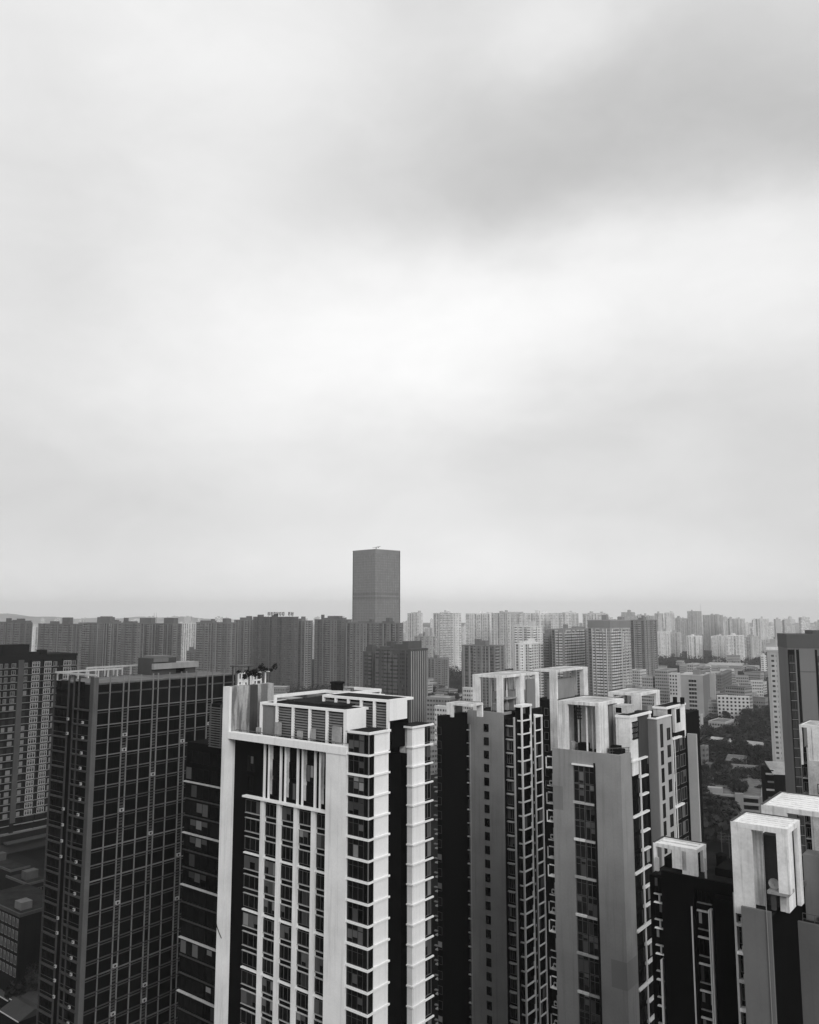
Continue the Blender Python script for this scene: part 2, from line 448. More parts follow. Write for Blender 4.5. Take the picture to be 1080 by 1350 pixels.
hm = paint('mist-paled hill woodland', 0.2, streak=0, blot=0.4, scale=0.02)  # woodland colour lifted pale so the mist sits in the paint
def hills(pts, Y, D):
    mb = MB(); n = len(pts); V = []
    for (px, py) in pts:
        c = at(px, py, Y); V.append((c.x, c.z))
    for i in range(n-1):
        (xa, za), (xb, zb) = V[i], V[i+1]
        mb.quad([(xa, Y-D, -0.5), (xb, Y-D, -0.5), (xb, Y, zb), (xa, Y, za)])
        mb.quad([(xb, Y+D, -0.5), (xa, Y+D, -0.5), (xa, Y, za), (xb, Y, zb)])
    return tag(mb.build('hills', hm), kind='structure')
hp = []
for i in range(60):
    px = -260+i*10
    y = 816-8*math.exp(-((px+20)/55)**2)-3.5*math.exp(-((px-170)/60)**2)-1.8*math.sin(px*0.031)-0.8*math.sin(px*0.11)
    if px > 240: y += (px-240)*0.02
    hp.append((px, min(y, 822)))
hills(hp, 5200, 900)
hills([(880+i*12, 829-7*math.exp(-((i-14)/9)**2)-0.9*math.sin(i*0.9)) for i in range(34)], 5600, 900)

# ------------------------------------------------------------------ A: the white slab tower in front
fa = Fr(457, 985, 127)
A = thing('residential_tower', 'white and black tower at front centre with tall pale pilasters and louvred roof frames', 'apartment tower', fa)
zc = fa.zt; W = -fa.X(293); FH = 3.0
xs0, xs1 = -W, -W+1.7                         # left wall slab
xp = fa.X(430, 0.0)                           # right pilaster left edge
zslab = fa.Z(905, xs0, 0)
print('A', 'W', W, 'zc', zc, 'slab', zslab, 'xp', xp)
RD = 1.5
part('wall_slab', ['white'], A, (xs0, xs1, 0, 0.5, 0, zslab))
part('wall_slab', ['white'], A, (xs0, xs1, 0.5, 10, 0, zc-1.1))
part('parapet_wall', ['drip'], A, (xs0+0.004, xs1+0.004, 0.5, 4.6, zc-1.1, zslab), )
part('parapet_wall', ['dark3'], A, (xs0+0.1, xs1-0.02, 4.6, 6.4, zc-1.1, zslab-0.05))
part('parapet_wall', ['drip'], A, (xs0+0.004, xs1+0.004, 6.4, 10.2, zc-1.1, zslab+0.02))
part('pilaster', ['white'], A, (xp, 0, 0, 3.2, 0, zc-1.2))
part('cornice', ['white_clean'], A, (xs1, xp, -0.12, 1.2, zc-1.15, zc-0.05), (xp, 0.0, -0.12, 3.2, zc-1.197, zc-0.05))
# core and roof
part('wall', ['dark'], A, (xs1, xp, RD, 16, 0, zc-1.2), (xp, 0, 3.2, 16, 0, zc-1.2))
part('roof', ['roof'], A, (xs1, -0.3, 1.2, 16, zc-1.2, zc-0.75))
# recessed front: ledge line, pilasters, sills, windows
zl = fa.Z(1046, fa.X(323, RD), RD)
bx = [fa.X(p_, RD-0.55, zl) for p_ in (323, 346, 367.5, 390, 413)] + [xp]
zlo = 27.0
part('ledge', ['white_clean'], A, (bx[0]-0.2, xp, RD-1.0, RD, zl-0.28, zl))
cw = 0.85
for x in bx[1:5]:
    part('pilaster', ['white'], A, (x-cw/2, x+cw/2, RD-0.6, RD, 0, zl-0.28))
nf = int((zl-zlo)/FH)
for k in range(nf):
    zt = zl-0.28-k*FH
    sb = MB()
    xl = bx[0]-0.2+(k % 3)*0.06
    edges = [bx[0]-0.2]+[v for x in bx[1:5] for v in (x-cw/2, x+cw/2)]+[xp]
    for i in range(0, 10, 2):
        u0, u1 = edges[i], edges[i+1]
        if k % 3 == 0 and k: sb.box(u0, u1, RD-0.45, RD, zt-0.11, zt+0.11)
        elif k:
            sb.box(u0, u1, RD-0.3, RD, zt-0.47, zt-0.38); sb.box(u0, u1, RD-0.3, RD, zt+0.34, zt+0.43)
    sb.build('sill', 'white_clean' if k % 3 == 0 else 'line', A)
    for i in range(5):
        u0, u1 = edges[2*i], edges[2*i+1]
        win(A, u0+0.05, RD-0.22, zt-FH+0.5, u1-u0-0.1, FH-1.0, 3, 1, bar=0.06, frame='metal')
# tall fins above the ledge
ztop = zc-1.15
for i, x in enumerate(bx[1:5]):
    part('fin', ['white'], A, (x-0.17, x+0.13, RD-0.32, RD, zl, ztop))
    part('fin', ['white_clean'], A, (x+0.95, x+1.15, RD-0.32, RD, zl, ztop))
    part('fin', ['white_stain'], A, (x+1.152, x+1.85, RD-0.1, RD, zl+0.8, ztop))
for i in range(5):
    x0 = (bx[0] if i == 0 else bx[i]+1.95); x1_ = bx[i+1]-0.3
    for zz in (zl+0.6, zl+3.8):
        win(A, x0, RD-0.22, zz, min(1.6, x1_-x0), 2.6, 2, 1, bar=0.06, frame='dark2')
# corner bay to the right of the pilaster
zb = fa.Z(963, 2, 0.5)
xb = fa.X(486.5, 0.3, zb); y1 = fa.Y(494, xb, zb); y2 = fa.Y(512.5, xb, zb)
print('A bay', xb, y1, y2, zb)
part('bay_wall', ['dark2'], A, (0.02, xb-0.3, 0.6, y2, 0, zb-0.45))
part('bay_wall', ['white_clean'], A, (xb-0.3, xb, y1, y2, 0, zb-0.45))
part('bay_roof', ['white_clean', 'roof'], A, (0.02, xb+0.25, 0.1, y2+0.3, zb-0.45, zb-0.1))
part('bay_roof', ['roof'], A, (0.3, xb-0.1, 0.4, y2, zb-0.1, zb-0.05))
nb = int((zb-zlo)/FH)
for k in range(nb):
    zt = zb-0.45-FH*k
    if k: part('ledge', ['white_clean'], A, (0.02, xb+0.22, 0.08, 0.6, zt-0.15, zt+0.15), (xb, xb+0.22, 0.6, y2+0.2, zt-0.13, zt+0.13))
    v = rng.choice((0, 0, 1, 2, 4, 5, 7))
    win(A, 0.06, 0.36, zt-FH+0.16, xb-1.02, FH-0.32, 3, 2, var=v, bar=0.06, frame='dark3')
    win(A, xb-0.93, 0.36, zt-FH+0.16, 0.9, FH-0.32, 1, 1, var=0, bar=0.07, frame='dark2')
    part('corner_post', ['line_dim'], A, (xb-0.12, xb+0.02, 0.3, 0.44, zt-FH+0.15, zt-0.15))
    win(A, xb-0.06, 0.42, zt-FH+0.16, y1-0.45, FH-0.32, 2, 1, 'r', var=0, bar=0.06, frame='dark2')
# dark recess then the second white bay
xr, yr = fa.loc(543.5, 134.8, zb)
y4 = fa.Y(560, xr, zb); y5 = fa.Y(569, xr, zb)
print('A bay2', xr, yr, y4, y5)
zb2 = fa.Z(957, xr, yr)
xq = fa.X(536.8, yr, zb2)
part('recess_wall', ['dark'], A, (0.02, xq-1.5, y2, y5, 0, zc-2.2))
part('recess_wall', ['dark'], A, (xq-1.5, xr-0.35, yr+0.4, y5, 0, zb2-0.4))
part('bay_wall', ['white'], A, (xq, xr, yr, yr+0.4, 0, zb2-0.4))
part('bay_wall', ['white_clean'], A, (xr-0.35, xr, yr+0.4, y4, 0, zb2-0.4))
part('bay_wall', ['white_stain'], A, (xq-1.6, xq, yr+0.1, yr+0.4, zb2-4.4, zb2-0.4))
part('bay_roof', ['white_clean'], A, (xq-2.2, xr+0.3, yr-0.3, y5+0.3, zb2-0.4, zb2-0.1))
part('bay_roof', ['roof'], A, (xq-2.0, xr+0.05, yr-0.1, y5, zb2-0.1, zb2-0.05))
for k in range(int((zb2-zlo)/FH)):
    zt = zb2-0.4-FH*k
    if k: part('ledge', ['white_clean'], A, (xr, xr+0.24, yr-0.16, y5+0.15, zt-0.12, zt+0.12), (xq-0.05, xr, yr-0.16, yr, zt-0.12, zt+0.12))
    win(A, xr-0.16, y4+0.05, zt-FH+0.3, y5-y4-0.1, FH-0.6, 2, 1, 'r', bar=0.06, frame='line_dim')
    if rng.random() < 0.45: win(A, xq-1.5+0.08, y2+2+rng.random()*1.5, zt-2.0, 0.5, 1.3, 1, 1, 'r', var=3, bar=0.05, frame='dark2')
for k in range(18):
    if rng.random() < 0.4: ac_unit(A, xq-1.5, y2+1.0, zb2-3-FH*k, 'r')
# dark glazed wing left of the slab
xw = fa.X(246, 3, fa.Z(1028, xs0, 3)); zw = fa.Z(985, xs0-3, 3)
part('wing_wall', ['dark'], A, (xw, xs0, 3.0, 20, 0, zw), (xs0-1.2, xs0, 1.8, 3.0, 0, zw-1.0))
zt0 = fa.Z(1030, xw, 2.2)
for k in range(-2, int((zt0-zlo)/FH)+1):
    zt = zt0-FH*k
    if k >= 0: part('ledge', ['line' if k % 3 == 0 else 'ldark'], A, (xw-0.1, xs0-1.3, 2.45 if k % 3 == 0 else 2.7, 3.0, zt-0.1, zt+0.08))
    ww = (xs0-1.3-xw)
    win(A, xw+0.1, 2.78, zt-FH+0.4, ww*0.55, FH-0.8, 4, 1, bar=0.06, frame='dark2')
    win(A, xw+0.2+ww*0.6, 2.78, zt-FH+0.4, ww*0.36, FH-0.8, 3, 1, bar=0.06, frame='dark2')
lv = MB()
zlv0, zlv1 = zw, fa.Z(930, xs0-1.5, 1.6)
xl0 = fa.X(276, 1.8)
for i in range(int((zlv1-zlv0)/0.42)):
    lv.box(xl0, xs0-0.1, 1.7, 1.85, zlv0+0.42*i, zlv0+0.42*i+0.2)
for x in (xl0, (xl0+xs0)/2, xs0-0.25): lv.box(x, x+0.16, 1.86, 2.1, zlv0, zlv1)
lv.build('louvre_screen', 'metal', A)
part('wing_wall', ['dark2'], A, (xl0, xs0-0.01, 2.2, 12, zw, zlv1))

# roof frames with louvres
def louvre_frame(parent, x0, x1, yf, yb, z0, z1, bays, fascia=None, top='roof', thick=0.38, firstblank=False):
    fr_ = MB()
    fr_.box(x0, x1, yf, yf+0.5, z1-thick, z1); fr_.box(x0, x0+0.5, yf+0.5, yb, z1-thick, z1); fr_.box(x1-0.5, x1, yf+0.5, yb, z1-thick, z1)
    fr_.box(x0+0.5, x1-0.5, yb-0.5, yb, z1-thick, z1)
    p_ = fr_.build('roof_frame', 'white_clean', parent)
    part('roof_panel', [top], p_, (x0+0.5, x1-0.5, yf+0.5, yb-0.5, z1-0.3, z1-0.06))
    for i in range(bays+1):
        x = x0+(x1-x0-0.4)*i/bays
        part('post', ['white_clean'], p_, (x, x+0.4, yf, yf+0.4, z0, z1-thick))
    for i in range(bays):
        u0 = x0+(x1-x0-0.4)*i/bays+0.42; u1 = x0+(x1-x0-0.4)*(i+1)/bays-0.02
        lm = MB()
        if firstblank and i == 0: lm.box(u0, u1, yf+0.3, yf+0.4, z0+0.6, z1-thick-0.2)
        else:
            n = int((z1-thick-z0-0.8)/0.42)
            for j in range(n):
                zz = z0+0.8+j*0.42
                lm.quad([(u0, yf+0.25, zz), (u1, yf+0.25, zz), (u1, yf+0.5, zz+0.22), (u0, yf+0.5, zz+0.22)])
                lm.quad([(u1, yf+0.25, zz-0.05), (u0, yf+0.25, zz-0.05), (u0, yf+0.5, zz+0.17), (u1, yf+0.5, zz+0.17)])
                lm.quad([(u0, yf+0.25, zz-0.05), (u1, yf+0.25, zz-0.05), (u1, yf+0.25, zz), (u0, yf+0.25, zz)])
        lm.build('louvre', 'line_dim', p_)
    part('backing', ['dark'], p_, (x0+0.2, x1-0.6, yf+1.6, yb-0.6, z0, z1-0.31))
    if fascia: part('fascia', ['white_clean'], p_, (x1, x1+0.3, yf, fascia[0], z1-fascia[1], z1+0.05))
    return p_
zr = zc-0.75
z1t = fa.Z(925.5, fa.X(343, 2.0), 2.0)
x1r = fa.X(455.5, 2.0, z1t)
yfas = fa.Y(481, x1r, z1t)
print('R1', fa.X(343, 2.0, z1t), x1r, zr, z1t, yfas)
louvre_frame(A, fa.X(343, 2.0, z1t), x1r, 2.0, 7.5, zr, z1t, 5, fascia=(yfas, 3.1), firstblank=True)
x2r, y2r = fa.loc(512, 131.5, z1t)
z2t = fa.Z(923, x2r, y2r)
louvre_frame(A, fa.X(425, y2r, z2t), x2r, y2r, y2r+6.5, zr-0.4, z2t, 5, fascia=(fa.Y(535, x2r, z2t), 3.2))
# third frame at the back left, and the open pergola at the back right
x3, y3 = fa.loc(361, 141, zc+5)
z3 = fa.Z(916, x3, y3)
x3 = fa.X(361, y3, z3); yb3 = fa.Y(429, x3, z3)
pf = MB(); pf.box(x3, x3+0.4, y3, yb3, z3-0.5, z3); pf.box(x3+0.4, x3+14, yb3-0.4, yb3, z3-0.5, z3)
p3 = pf.build('roof_frame', 'white_clean', A)
part('post', ['white_clean'], p3, (x3, x3+0.4, y3, y3+0.4, zr, z3-0.5)); part('post', ['white_clean'], p3, (x3+2.4, x3+2.8, y3+2, y3+2.4, zr, z3-1))
part('roof_panel', ['roof'], p3, (x3+0.4, x3+14, y3+1.6, yb3-0.4, z3-1.3, z3-1.0))
part('wall', ['dark'], p3, (x3+1.2, x3+13, y3+3, yb3-1, zr, z3-1.3))
x4, y4b = fa.loc(463.5, 147, zc+5); z4 = fa.Z(912, x4, y4b); y44 = fa.Y(501, x4, z4)
pg4 = MB(); pg4.box(x4, x4+0.4, y4b, y44, z4-0.5, z4); pg4.box(x4-6, x4, y44-0.4, y44, z4-0.5, z4)
p4 = pg4.build('roof_frame', 'white_clean', A)
for i in range(4):
    yy = y4b+(y44-y4b-0.3)*i/3; part('post', ['white_clean'], p4, (x4, x4+0.3, yy, yy+0.3, zr-2, z4-0.5))
tk = MB(); tx, ty = fa.loc(444.5, 150, zc+5); tk.tube((tx, ty, zr), (tx, ty, fa.Z(901, tx, ty)), 1.1, n=12); tk.tube((tx, ty, fa.Z(901, tx, ty)), (tx, ty, fa.Z(901, tx, ty)+0.3), 1.3, n=12)
tk.build('vent_stack', 'dark2', A)
part('roof', ['roof'], A, (xs1, -11, 16, 26, zc-3, zc-0.75), )
part('wall', ['dark'], A, (xs1, -11.1, 16, 26, 0, zc-3))
# trellis with climbers on the slab
tr = MB(); zt_ = zslab
for i in range(2, 9):
    yy = 0.8+i*1.05
    tr.box(xs0+0.3, xs0+0.5, yy, yy+0.16, zt_, zt_+2.2)
    if i < 8 and i % 3 != 1: tr.box(xs0+0.3, xs0+0.45, yy+0.16, yy+1.05, zt_+0.55, zt_+0.8)
    if i % 2 == 0: tr.box(xs0+0.5, xs1-0.2, yy, yy+0.14, zt_+2.05, zt_+2.2)
tr.build('trellis', 'white', A)
def leaf_cloud(mb, c, r, n, s, rr, m=0):
    for _ in range(n):
        while True:
            v = Vector((rr.uniform(-1,1), rr.uniform(-1,1), rr.uniform(-1,1)))
            if v.length < 1: break
        q = Vector(c)+Vector((v.x*r[0], v.y*r[1], v.z*r[2]))
        a_ = Vector((rr.gauss(0,1), rr.gauss(0,1), rr.gauss(0,1))).normalized(); b_ = a_.orthogonal().normalized()
        ss = s*rr.uniform(0.6, 1.3)
        c_ = a_.cross(b_)
        mb.quad([q-b_*ss, q-c_*ss*0.6, q+b_*ss, q+c_*ss*0.6], m)
M['leaf'] = paint('dark foliage', 0.017, streak=0, blot=0.5, fine=0.3, scale=0.5, spec=0.1)
M['leaf2'] = paint('mid foliage', 0.034, streak=0, blot=0.5, fine=0.3, scale=0.5, spec=0.1)
lf = MB()
for i in range(11):
    q = rng.uniform(0.35, 1.0)
    leaf_cloud(lf, (xs0+rng.uniform(0.2, 1.6), 3+i*0.75+rng.uniform(-0.5, 0.5), zt_+1.2+rng.random()*1.9), (0.7*q, 1.0*q, 0.9*q), int(110*q), 0.2, rng)
lf.build('climbing_plant', 'leaf', A)
part('garden_canopy', ['dark3'], A, (xs0-0.4, xs1+0.6, 1.6, 5.8, zt_+3.3, zt_+3.45), (xs0+0.1, xs0+0.25, 1.8, 1.95, zt_, zt_+3.3), (xs0+0.1, xs0+0.25, 5.4, 5.55, zt_, zt_+3.3))
# small clutter on the roof edge (service boxes, pipes)
for (x, y, wx, wy, h) in ((-22, 1.5, 0.9, 0.4, 1.2), (-17.5, 1.55, 1.3, 0.4, 2.4), (-12.2, 1.5, 1.0, 0.4, 1.5), (-9.0, 1.5, 0.7, 0.4, 2.0), (-4.5, 1.5, 1.8, 0.4, 2.8)):
    part('service_box', ['concrete'], A, (x, x+wx, y, y+wy, zr+0.8, zr+h+0.5), (x+wx*0.5, x+wx*0.5+0.08, y-0.1, y, zr, zr+h))

# ------------------------------------------------------------------ B: the grey wall tower right of centre
fb_ = Fr(662.6, 939.6, 191); zt = fb_.zt
B = thing('residential_tower', 'slim tower with plain grey end wall pierced by one column of small windows', 'apartment tower', fb_)
xl = fb_.X(616.3); fh = 3.0
print('B', xl, zt)
xwin = fb_.X(641)
yB = fb_.Y(715, 0)
xl2 = fb_.X(620.3)
part('wall', ['grey'], B, (xl2, 0, 0, 0.5, 0, zt), (xl, xl2, 0, 0.5, zt-3.2, zt))
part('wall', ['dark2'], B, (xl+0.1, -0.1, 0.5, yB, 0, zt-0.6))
part('roof', ['roof'], B, (xl+0.1, -0.1, 0.5, yB, zt-0.6, zt-0.2))
part('parapet', ['grey'], B, (xl, xl+0.3, 0.5, 9, zt-0.9, zt), (-0.3, 0, 0.5, 4, zt-0.6, zt))
part('corner_strip', ['line'], B, (xl2-0.25, xl2-0.003, -0.05, 0.4, 0, zt-3.3))
for k in range(26):
    z = zt-4.6-k*fh
    win(B, xwin-0.65, -0.1, z, 1.3, 1.75, 1, 1, var=0, bar=0.08, frame='dark2')
# recessed strip of curved sills, then two bay stacks on the right face
yA = fb_.Y(686, 0); yb0 = fb_.Y(700, 0)
zs = fb_.Z(950, 1.5, 1)
xs_ = fb_.X(677, 1.5)
part('side_wall', ['dark2'], B, (0.02, xs_, 1.7, 4.2, 0, zt-1.5))
for k in range(26):
    z = zt-3-k*fh
    sl_ = MB()
    pts = [(0.02, 1.7), (0.05, 1.1), (xs_*0.35, 0.75), (xs_*0.75, 0.85), (xs_, 1.2), (xs_, 1.7)]
    sl_.prism(pts, z-0.12, z+0.1); 
    sl_.build('ledge', 'line', B)
    win(B, 0.15, 1.5, z-fh+0.6, xs_-0.3, fh-0.95, 3, 1, bar=0.08, frame='line_dim')
part('corner_strip', ['line'], B, (xs_, xs_+0.25, 1.3, 1.8, 0, zt-1))
# bay stack one
b1x, b1y = fb_.loc(687.5, 191.5, zt); 
print('B bay1', b1x, b1y, 'xs', xs_)
zb1 = fb_.Z(930, b1x, b1y); b1e = fb_.Y(700, b1x, zb1); b1l = fb_.X(678.5, b1y, zb1)
part('bay_wall', ['dark'], B, (b1l, b1x-0.2, b1y+0.3, b1e, 0, zb1-0.5))
part('bay_roof', ['white_clean'], B, (b1l-0.1, b1x+0.2, b1y-0.1, b1e+0.2, zb1-0.5, zb1))
bm = MB()
bm.box(b1x-0.2, b1x+0.15, b1y, b1y+0.35, 0, zb1-0.5); bm.box(b1x-0.2, b1x+0.1, b1e-0.3, b1e, 0, zb1-0.5)
bm.build('bay_frame', 'white_clean', B)
for k in range(1, 27):
    z = zb1-0.5-k*fh
    part('ledge', ['white_clean'], B, (b1x-0.15, b1x+0.12, b1y+0.35, b1e-0.3, z-0.14, z+0.14), (b1l, b1x-0.2, b1y, b1y+0.3, z-0.14, z+0.14))
    win(B, b1x-0.14, b1y+0.37, z+0.16, b1e-0.32-b1y-0.37, fh-0.32, 2, 1, 'r', bar=0.08, frame='dark2')
    part('screen_wall', ['white_clean'], B, (b1x-0.05, b1x+0.13, b1e-0.75, b1e-0.3, z+0.14, z+1.1))
# link wall and bay stack two
b2x, b2y = fb_.loc(704.5, 197.5, zt); zb2_ = fb_.Z(944, b2x, b2y); b2e = fb_.Y(714.5, b2x, zb2_)
part('bay_wall', ['dark'], B, (b1l, b2x-0.2, b1e, b2y, 0, zb2_+1))
part('bay_wall', ['dark'], B, (b2x-3, b2x-0.2, b2y, b2e, 0, zb2_-0.4))
bm = MB(); bm.box(b2x-0.2, b2x+0.12, b2y, b2y+0.25, 0, zb2_-0.4); bm.box(b2x-0.2, b2x+0.12, b2e-0.35, b2e, 0, zb2_-0.4); bm.box(b2x-3, b2x+0.15, b2y-0.05, b2e+0.1, zb2_-0.4, zb2_)
bm.build('bay_frame', 'white_clean', B)
for k in range(1, 26):
    z = zb2_-0.4-k*fh
    part('ledge', ['white_clean'], B, (b2x-0.16, b2x+0.1, b2y+0.25, b2e-0.35, z-0.13, z+0.13))
    win(B, b2x-0.15, b2y+0.27, z+0.15, b2e-0.37-b2y-0.27, fh-0.3, 2, 1, 'r', bar=0.08, frame='dark2')
    part('pale_niche', ['line'], B, (b1l+1.0, b2x-0.1, b2y-0.9, b2y-0.4, z+1.6, z+2.1))  # small pale box on each storey of the dark link gap
# left wing with black flank and air-conditioner ledges
wx, wy = fb_.loc(583, 186, zt); wz = fb_.Z(944, wx, wy)
we = fb_.Y(613.5, wx, wz); wl = fb_.X(576.5, wy, wz)
print('B wing', wx, wy, wz, we, wl)
part('wing_wall', ['dark'], B, (wl, wx, wy, we, 0, wz))
part('wing_wall', ['dark'], B, (wx-2, xl-0.4, we, 8, 0, wz-0.5))
for k in range(1, 26):
    z = wz-1.5-k*fh
    part('ledge', ['line'], B, (wl-0.9, wl, wy+0.2, wy+1.2, z-0.12, z+0.1))
    win(B, wl-0.02, wy-0.12, z+0.4, 1.2, 1.7, 1, 1, bar=0.08, frame='dark3')
    part('ledge', ['line_dim'], B, (wl-0.7, wl+0.1, wy-0.5, wy, z+1.0, z+1.2))
    # strip of white ledges between the black flank and the grey wall
    part('ledge', ['white_clean' if k % 2 else 'line'], B, (xl-0.9, xl2-0.28, 0.0, 0.49, z-0.1, z+0.12))
    win(B, xl-0.6, 0.36, z+0.5, xl2-xl+0.2, 1.8, 2, 1, bar=0.07, frame='dark3')
part('side_wall', ['dark'], B, (xl-2.4, xl-0.36, 1.25, 8, 0, zt-2))
# roof structure
zp = fb_.Z(891, 0, 0)
yp = fb_.Y(711, 0, zp)
xpl = fb_.X(622.8, 0, zp)
cxw = fb_.X(632, 0, zp)-xpl
pergola(B, xpl, 0, 0.02, yp, zt-0.2, zp,
        [(xpl, xpl+cxw, 0.03, 0.6), (-fb_.X(662.6, 0, zp)+fb_.X(655, 0, zp), 0, 0.03, 0.6), (xpl, xpl+0.6, yp*0.55, yp*0.55+1.6),
         (-1.2, -0.03, yp*0.46, yp*0.58), (-1.0, -0.03, yp-2.0, yp-0.05), (xpl, xpl+0.6, yp-1.2, yp-0.05)], slats=9)
part('lift_housing', ['grey_dark'], B, (xpl+4, -4.0, 2.5, 7, zt-0.2, zt+4.4))
part('lift_housing', ['grey'], B, (-4.0, -1.5, 7.5, 13, zt-0.2, zt+4.2), (xpl+3, -4.0, 7, 13, zt-0.2, zt+3.2))
part('roof_slab', ['concrete'], B, (-4.4, -0.8, 3.2, 8, zt+2.6, zt+2.9))
part('partition', ['grey_dark'], B, (-0.4, -0.05, yp-6, yp-2.1, zt-0.2, zp-1.5))
# wing roof frame at the far left of the tower
pwx, pwy = fb_.loc(588.5, 189, wz+3); zpw = fb_.Z(926, pwx, pwy); pwe = fb_.X(621, pwy, zpw)
print('Bpw', pwx, pwy, pwe, zpw, wz)
pergola(B, pwx, pwe, pwy, pwy+5, wz-0.5, zpw, [(pwx, pwx+1.8, pwy+0.02, pwy+0.5), (pwe-1.4, pwe-0.02, pwy+4.4, pwy+4.95)], slats=4, bh=0.5)
# rear wing with its own frame
r2x, r2y = fb_.loc(734.4, 211, zt); zr2 = fb_.Z(883.5, r2x, r2y)
r2l = fb_.X(703, r2y, zr2); r2e = fb_.Y(775, r2x, zr2)
print('B rear', r2x, r2y, zr2, r2l, r2e)
zf = zt+0.5
part('rear_wall', ['dark2'], B, (r2l, r2x-0.35, r2y+0.6, r2e-0.1, 0, zf))
part('rear_wall', ['dark2'], B, (-8, r2l, yB, r2e-2, 0, zf-0.1))
pergola(B, r2l, r2x, r2y, r2e, zf, zr2, [(fb_.X(724, r2y, zr2), r2x, r2y+0.02, r2y+0.7, zf-18), (r2x-1.2, r2x-0.02, r2e-2.6, r2e-0.02), (r2l, r2l+1.2, r2e-0.9, r2e-0.02), (r2x-4.6, r2x-3.2, r2e-0.8, r2e-0.03)], slats=9)
part('lift_housing', ['grey'], B, (r2l+2, r2x-2.5, r2y+3.5, r2e-3, zf, zf+5.0))
for k in range(1, 9):
    z = zf-0.8-k*fh
    win(B, r2x-0.28, r2y+0.85, z, 1.4, 1.9, 1, 1, 'r', var=0, bar=0.1, frame='line_dim')
    win(B, fb_.X(716, r2y, zf), r2y+0.42, z, 1.2, 1.9, 1, 1, var=1, bar=0.1, frame='line_dim')

# ------------------------------------------------------------------ C: the broad grey tower with the central window column
fc = Fr(818, 996, 138); zt = fc.zt; fh = 3.0
C_ = thing('residential_tower', 'broad tower with smooth grey end wall split by a tall glazed window column', 'apartment tower', fc)
xl = fc.X(728); wa, wb = fc.X(755), fc.X(784.5)
yt = fc.Y(832, 0); ye = fc.Y(857, 0)
print('C', xl, wa, wb, yt, ye, zt)
zwt = fc.Z(1006, wa, 0)
part('wall', ['grey'], C_, (xl, wa, 0, 0.6, 0, zt), (wb, 0, 0, 0.6, 0, zt), (wa, wb, 0, 0.6, zwt, zt))
part('wall', ['grey'], C_, (-0.6, 0, 0.6, yt, 0, zt-0.02))
part('wall', ['dark'], C_, (xl+0.1, -0.6, 0.6, ye, 0, zt-0.9), (-0.6, -0.3, yt, ye, 0, zt-2))
part('roof', ['roof'], C_, (xl+0.1, -0.6, 0.6, ye, zt-0.9, zt-0.5))
mp_ = MB(); mp_.box(fc.X(798), 0.006, -0.006, 0.0, fc.Z(1303, fc.X(805), 0), fc.Z(1266, fc.X(805), 0)); mp_.box(0.0, 0.006, 0.0, yt-0.1, fc.Z(1303, fc.X(805), 0), fc.Z(1266, fc.X(805), 0))
mp_.build('paint_patch', 'patch', C_)
part('paint_patch', ['grey_dark'], C_, (xl+0.004, fc.X(741), -0.005, 0, fc.Z(1066, xl, 0), fc.Z(1035, xl, 0)))
part('ledge', ['white_clean'], C_, (wa-0.15, wb-0.3, -0.25, 0.3, zwt-0.25, zwt))
part('corner_strip', ['dark2'], C_, (wb-0.28, wb-0.02, -0.15, 0.5, 0, zwt+0.4))
k = 0; z = zwt-0.25
while z > 26:
    h2 = 6.0
    mid = (wa+wb)/2
    for j in range(2):
        zz = z-3.0*(j+1)
        win(C_, wa+0.05, 0.12, zz+0.05, (wb-wa)/2-0.2, 2.9, 2, 2, bar=0.08, frame='metal', gl='glass')
        win(C_, mid, 0.12, zz+0.05, (wb-wa)/2-0.35, 2.9, 2, 2, bar=0.08, frame='metal', gl='glass')
    z -= h2
    st = 'white' if k % 2 else 'line'
    part('ledge', [st], C_, (wa-0.1, mid-0.15, -0.16, 0.2, z-0.28, z+0.12)); part('ledge', ['line'], C_, (mid-0.1, wb-0.35, -0.12, 0.2, z-0.3, z+0.02))
    k += 1
# air-conditioner cages on the left flank of the wall
xa0 = fc.X(721.5, 1.2)
for k in range(25):
    z = zt-3.6-k*fh
    mb = MB(); d0 = 0.55
    mb.box(xa0, xl, d0, d0+0.16, z, z+0.16); mb.box(xa0+0.3, xl, d0, d0+0.16, z+1.9, z+2.06); mb.box(xl-0.3, xl-0.02, d0-0.1, d0+0.3, z+0.16, z+1.9); mb.box(xa0, xa0+0.12, d0, d0+0.14, z+0.16, z+1.9)
    mb.box(xa0, xl, d0+0.16, d0+1.3, z, z+0.14)
    if k % 3 == 1: mb = MB(); mb.box(xa0+0.2, xl, d0, d0+0.16, z, z+0.16); mb.box(xl-0.35, xl-0.02, d0-0.1, d0+0.4, z+0.16, z+2.2)
    mb.build('air_conditioner_cage', 'line' if k % 3 else 'white', C_)
    if rng.random() < 0.6: ac_unit(C_, xa0+0.4, d0+0.8, z+0.2)
part('side_wall', ['dark2'], C_, (xa0-0.2, xl+0.1, 2.0, 6, 0, zt-1))
# right side: glazed bay stack
for k in range(1, 25):
    z = zt-1.2-k*fh
    win(C_, -0.12, yt+0.15, z, (ye-yt)*0.42, 2.4, 2, 1, 'r', var=rng.choice((0,0,0,1)), bar=0.09, frame='dark2')
    win(C_, -0.12, yt+(ye-yt)*0.47, z, (ye-yt)*0.38, 2.4, 2, 1, 'r', var=rng.choice((0,0,0,1)), bar=0.09, frame='dark2')
    u0 = yt-0.1 if k % 3 == 1 else yt+(ye-yt)*0.46
    part('ledge', ['white_clean'], C_, (-0.28, 0.25, u0, yt+(ye-yt)*0.8, z+2.46, z+2.74))
part('corner_strip', ['white_clean'], C_, (-0.28, 0.12, yt+(ye-yt)*0.43, yt+(ye-yt)*0.455, 0, zt-1.6))
